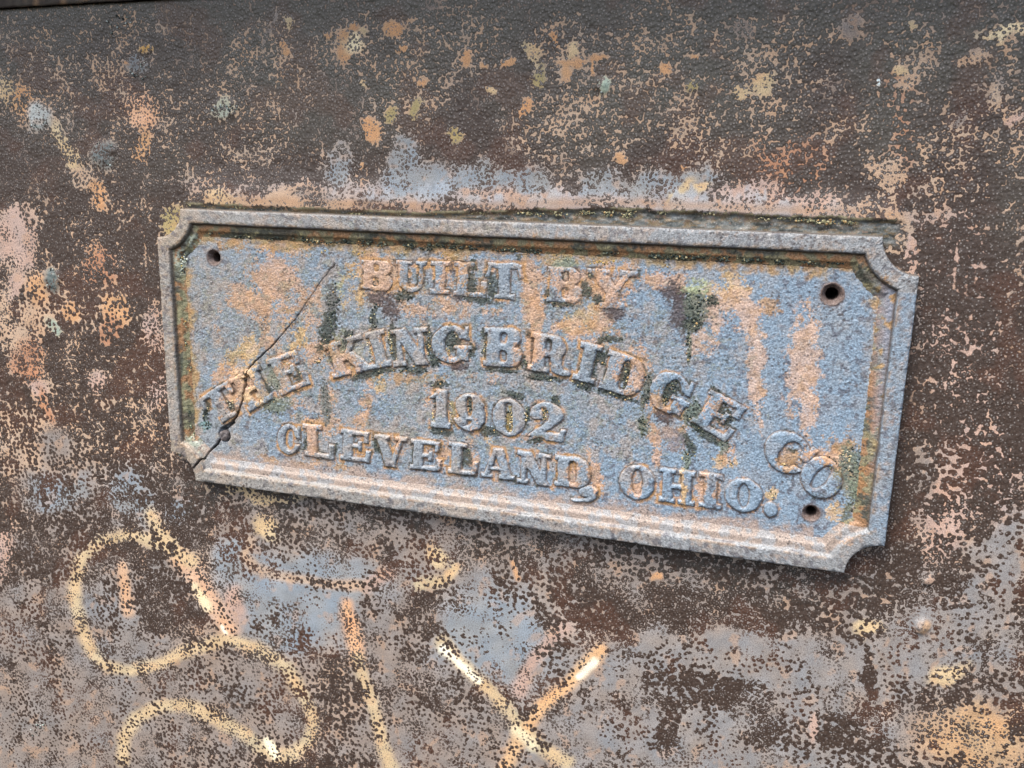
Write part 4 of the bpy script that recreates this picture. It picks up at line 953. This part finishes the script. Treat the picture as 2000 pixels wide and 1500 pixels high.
MC = [C3(40, 50, 46), C3(70, 82, 76), C3(112, 118, 100), C3(186, 178, 142), C3(176, 146, 98)]
for (x, y, rx, ry, rot, a, cc) in DARK:
    if a < .7 or cc is P_DK: continue
    scatter(x, y, rx, ry, rot, int(6 + rx * ry * 0.12), FIELD_Y, 1.7, MC, [.46, .32, .15, .045, .025])
for (x, y, rx, ry, rot, n_) in [(748, 650, 0, 0, 0, 0), (724, 690, 3, 30, -12, 40), (762, 668, 3, 32, -8, 40), (776, 690, 3, 26, 0, 26), (838, 668, 3, 26, 0, 26), (946, 680, 2, 20, 0, 18), (876, 690, 3, 16, -15, 18), (999, 826, 3, 26, 0, 60), (880, 805, 2, 26, 0, 22), (846, 812, 2, 20, 0, 22), (1028, 812, 3, 12, 0, 24), (1064, 810, 7, 12, 0, 40), (1208, 568, 4, 22, 12, 60), (1298, 785, 4, 12, 10, 18), (685, 664, 6, 12, 20, 20), (618, 702, 8, 8, 0, 20), (562, 720, 12, 14, 30, 30), (447, 790, 8, 10, 0, 26), (505, 722, 4, 10, 0, 10), (1508, 968, 8, 12, 0, 40), (1100, 505, 22, 10, 0, 60), (1334, 930, 3, 34, -3, 40), (1650, 920, 24, 40, 0, 110), (1420, 905, 14, 8, 0, 20), (1528, 910, 8, 5, 0, 12), (905, 530, 3, 14, 0, 14)]:
    if n_: scatter(x, y, rx, ry, rot, n_, FIELD_Y, 1.45, [C3(204, 190, 146), C3(170, 146, 98), C3(210, 206, 186), C3(70, 78, 70)], [.3, .3, .12, .28])
# along the moulding, left and top
for k in range(46):
    y = 480 + rng.rand() * 400
    scatter(340 + (y - 480) * 0.055 + rng.randn() * 6, y, 8, 14, 0, 18, FIELD_Y - 4 * U, 1.5, [C3(60, 72, 64), C3(110, 124, 104), C3(172, 178, 148), C3(196, 158, 84)], [.38, .30, .17, .15])
scatter(350, 512, 16, 22, 0, 160, FIELD_Y - 4 * U, 1.7, [C3(205, 214, 205), C3(150, 162, 150), C3(214, 190, 110), C3(60, 70, 66)], [.4, .3, .15, .15])
scatter(362, 872, 24, 20, 25, 180, FIELD_Y - 4 * U, 1.7, [C3(180, 196, 180), C3(130, 150, 136), C3(214, 200, 130), C3(60, 70, 66)], [.35, .35, .15, .15])
scatter(342, 825, 7, 34, 0, 120, FIELD_Y - 4 * U, 1.7, MC, [.6, .2, .08, .08, .04])
for k in range(70):
    x = 400 + rng.rand() * 1280
    dark = rng.rand() < .72
    scatter(x, 462 + (x - 400) * 0.0395 + rng.randn() * 3, 14, 4, 2, 20 if dark else 10, FIELD_Y - 4 * U, 1.6, MC, [.62, .25, .08, .03, .02] if dark else [.15, .2, .4, .12, .13])
for k in range(26):
    x = 480 + rng.rand() * 900
    scatter(x, 482 + (x - 480) * 0.041 + rng.randn() * 4, 12, 4, 2, 10, FIELD_Y, 1.2, [C3(205, 175, 95), C3(176, 140, 70), C3(90, 96, 70)], [.45, .35, .2])
for k in range(60):
    x = 372 + rng.rand() ** 1.3 * 1300
    scatter(x, 408 + (x - 360) * 0.0404 - 9 - 20 * max(0, min(1, (x - 750) / 500)) + rng.randn() * 3, 16, 3, 2, 16, PLATE_Y - 3 * U, 1.6, [C3(196, 190, 150), C3(140, 138, 108), C3(84, 90, 78), C3(170, 140, 96)], [.3, .3, .25, .15])
for (x, y, rx, ry, n_) in [(1175, 167, 12, 14, 70), (75, 228, 18, 24, 60), (205, 300, 22, 22, 80), (102, 545, 12, 24, 80), (440, 212, 26, 10, 50), (270, 140, 20, 18, 24), (420, 398, 22, 8, 40), (76, 1425, 16, 16, 20), (1640, 1094, 5, 7, 16), (230, 45, 30, 20, 26)]:
    scatter(x, y, rx, ry, 0, n_, PLATE_Y - 2 * U, 1.7, [C3(196, 208, 204), C3(132, 146, 140), C3(88, 98, 96), C3(58, 66, 64)], [.25, .32, .25, .18])
gx = np.concatenate(G_x); gy = np.concatenate(G_y); gd = np.concatenate(G_d); gs = np.concatenate(G_s); gc = np.concatenate(G_c)
d_ = -BACK[None] + RIGHT[None] * ((gx - 1000) / F_PX)[:, None] - UP[None] * ((gy - 750) / F_PX)[:, None]
C_ = CAM[None] + d_ * ((gd - CAM[1]) / d_[:, 1])[:, None]
n_ = len(gx)
ang_ = rng.rand(n_) * 6.28
ca, sa = np.cos(ang_)[:, None], np.sin(ang_)[:, None]
B_ = ICO[None] * (0.7 + 0.6 * rng.rand(n_, 12, 1))
B_ = np.stack([B_[:, :, 0] * ca - B_[:, :, 1] * sa, B_[:, :, 2] * 0.7, B_[:, :, 0] * sa + B_[:, :, 1] * ca], 2)
V = (C_[:, None, :] + B_ * (gs * U)[:, None, None]).reshape(-1, 3)
fcs = (ICF[None] + (np.arange(n_) * 12)[:, None, None]).reshape(-1, 3)
rgba = np.concatenate([np.repeat(gc, 12, 0) * (0.75 + 0.5 * rng.rand(n_ * 12, 1)), np.full((n_ * 12, 1), .8)], 1)
li = mesh_obj('lichen', V, fcs, rgba, MAT_LICHEN, smooth=True)
tag(li, 'dark green and pale yellow lichen crumbs caught around the raised letters and moulding', 'lichen', kind='stuff')
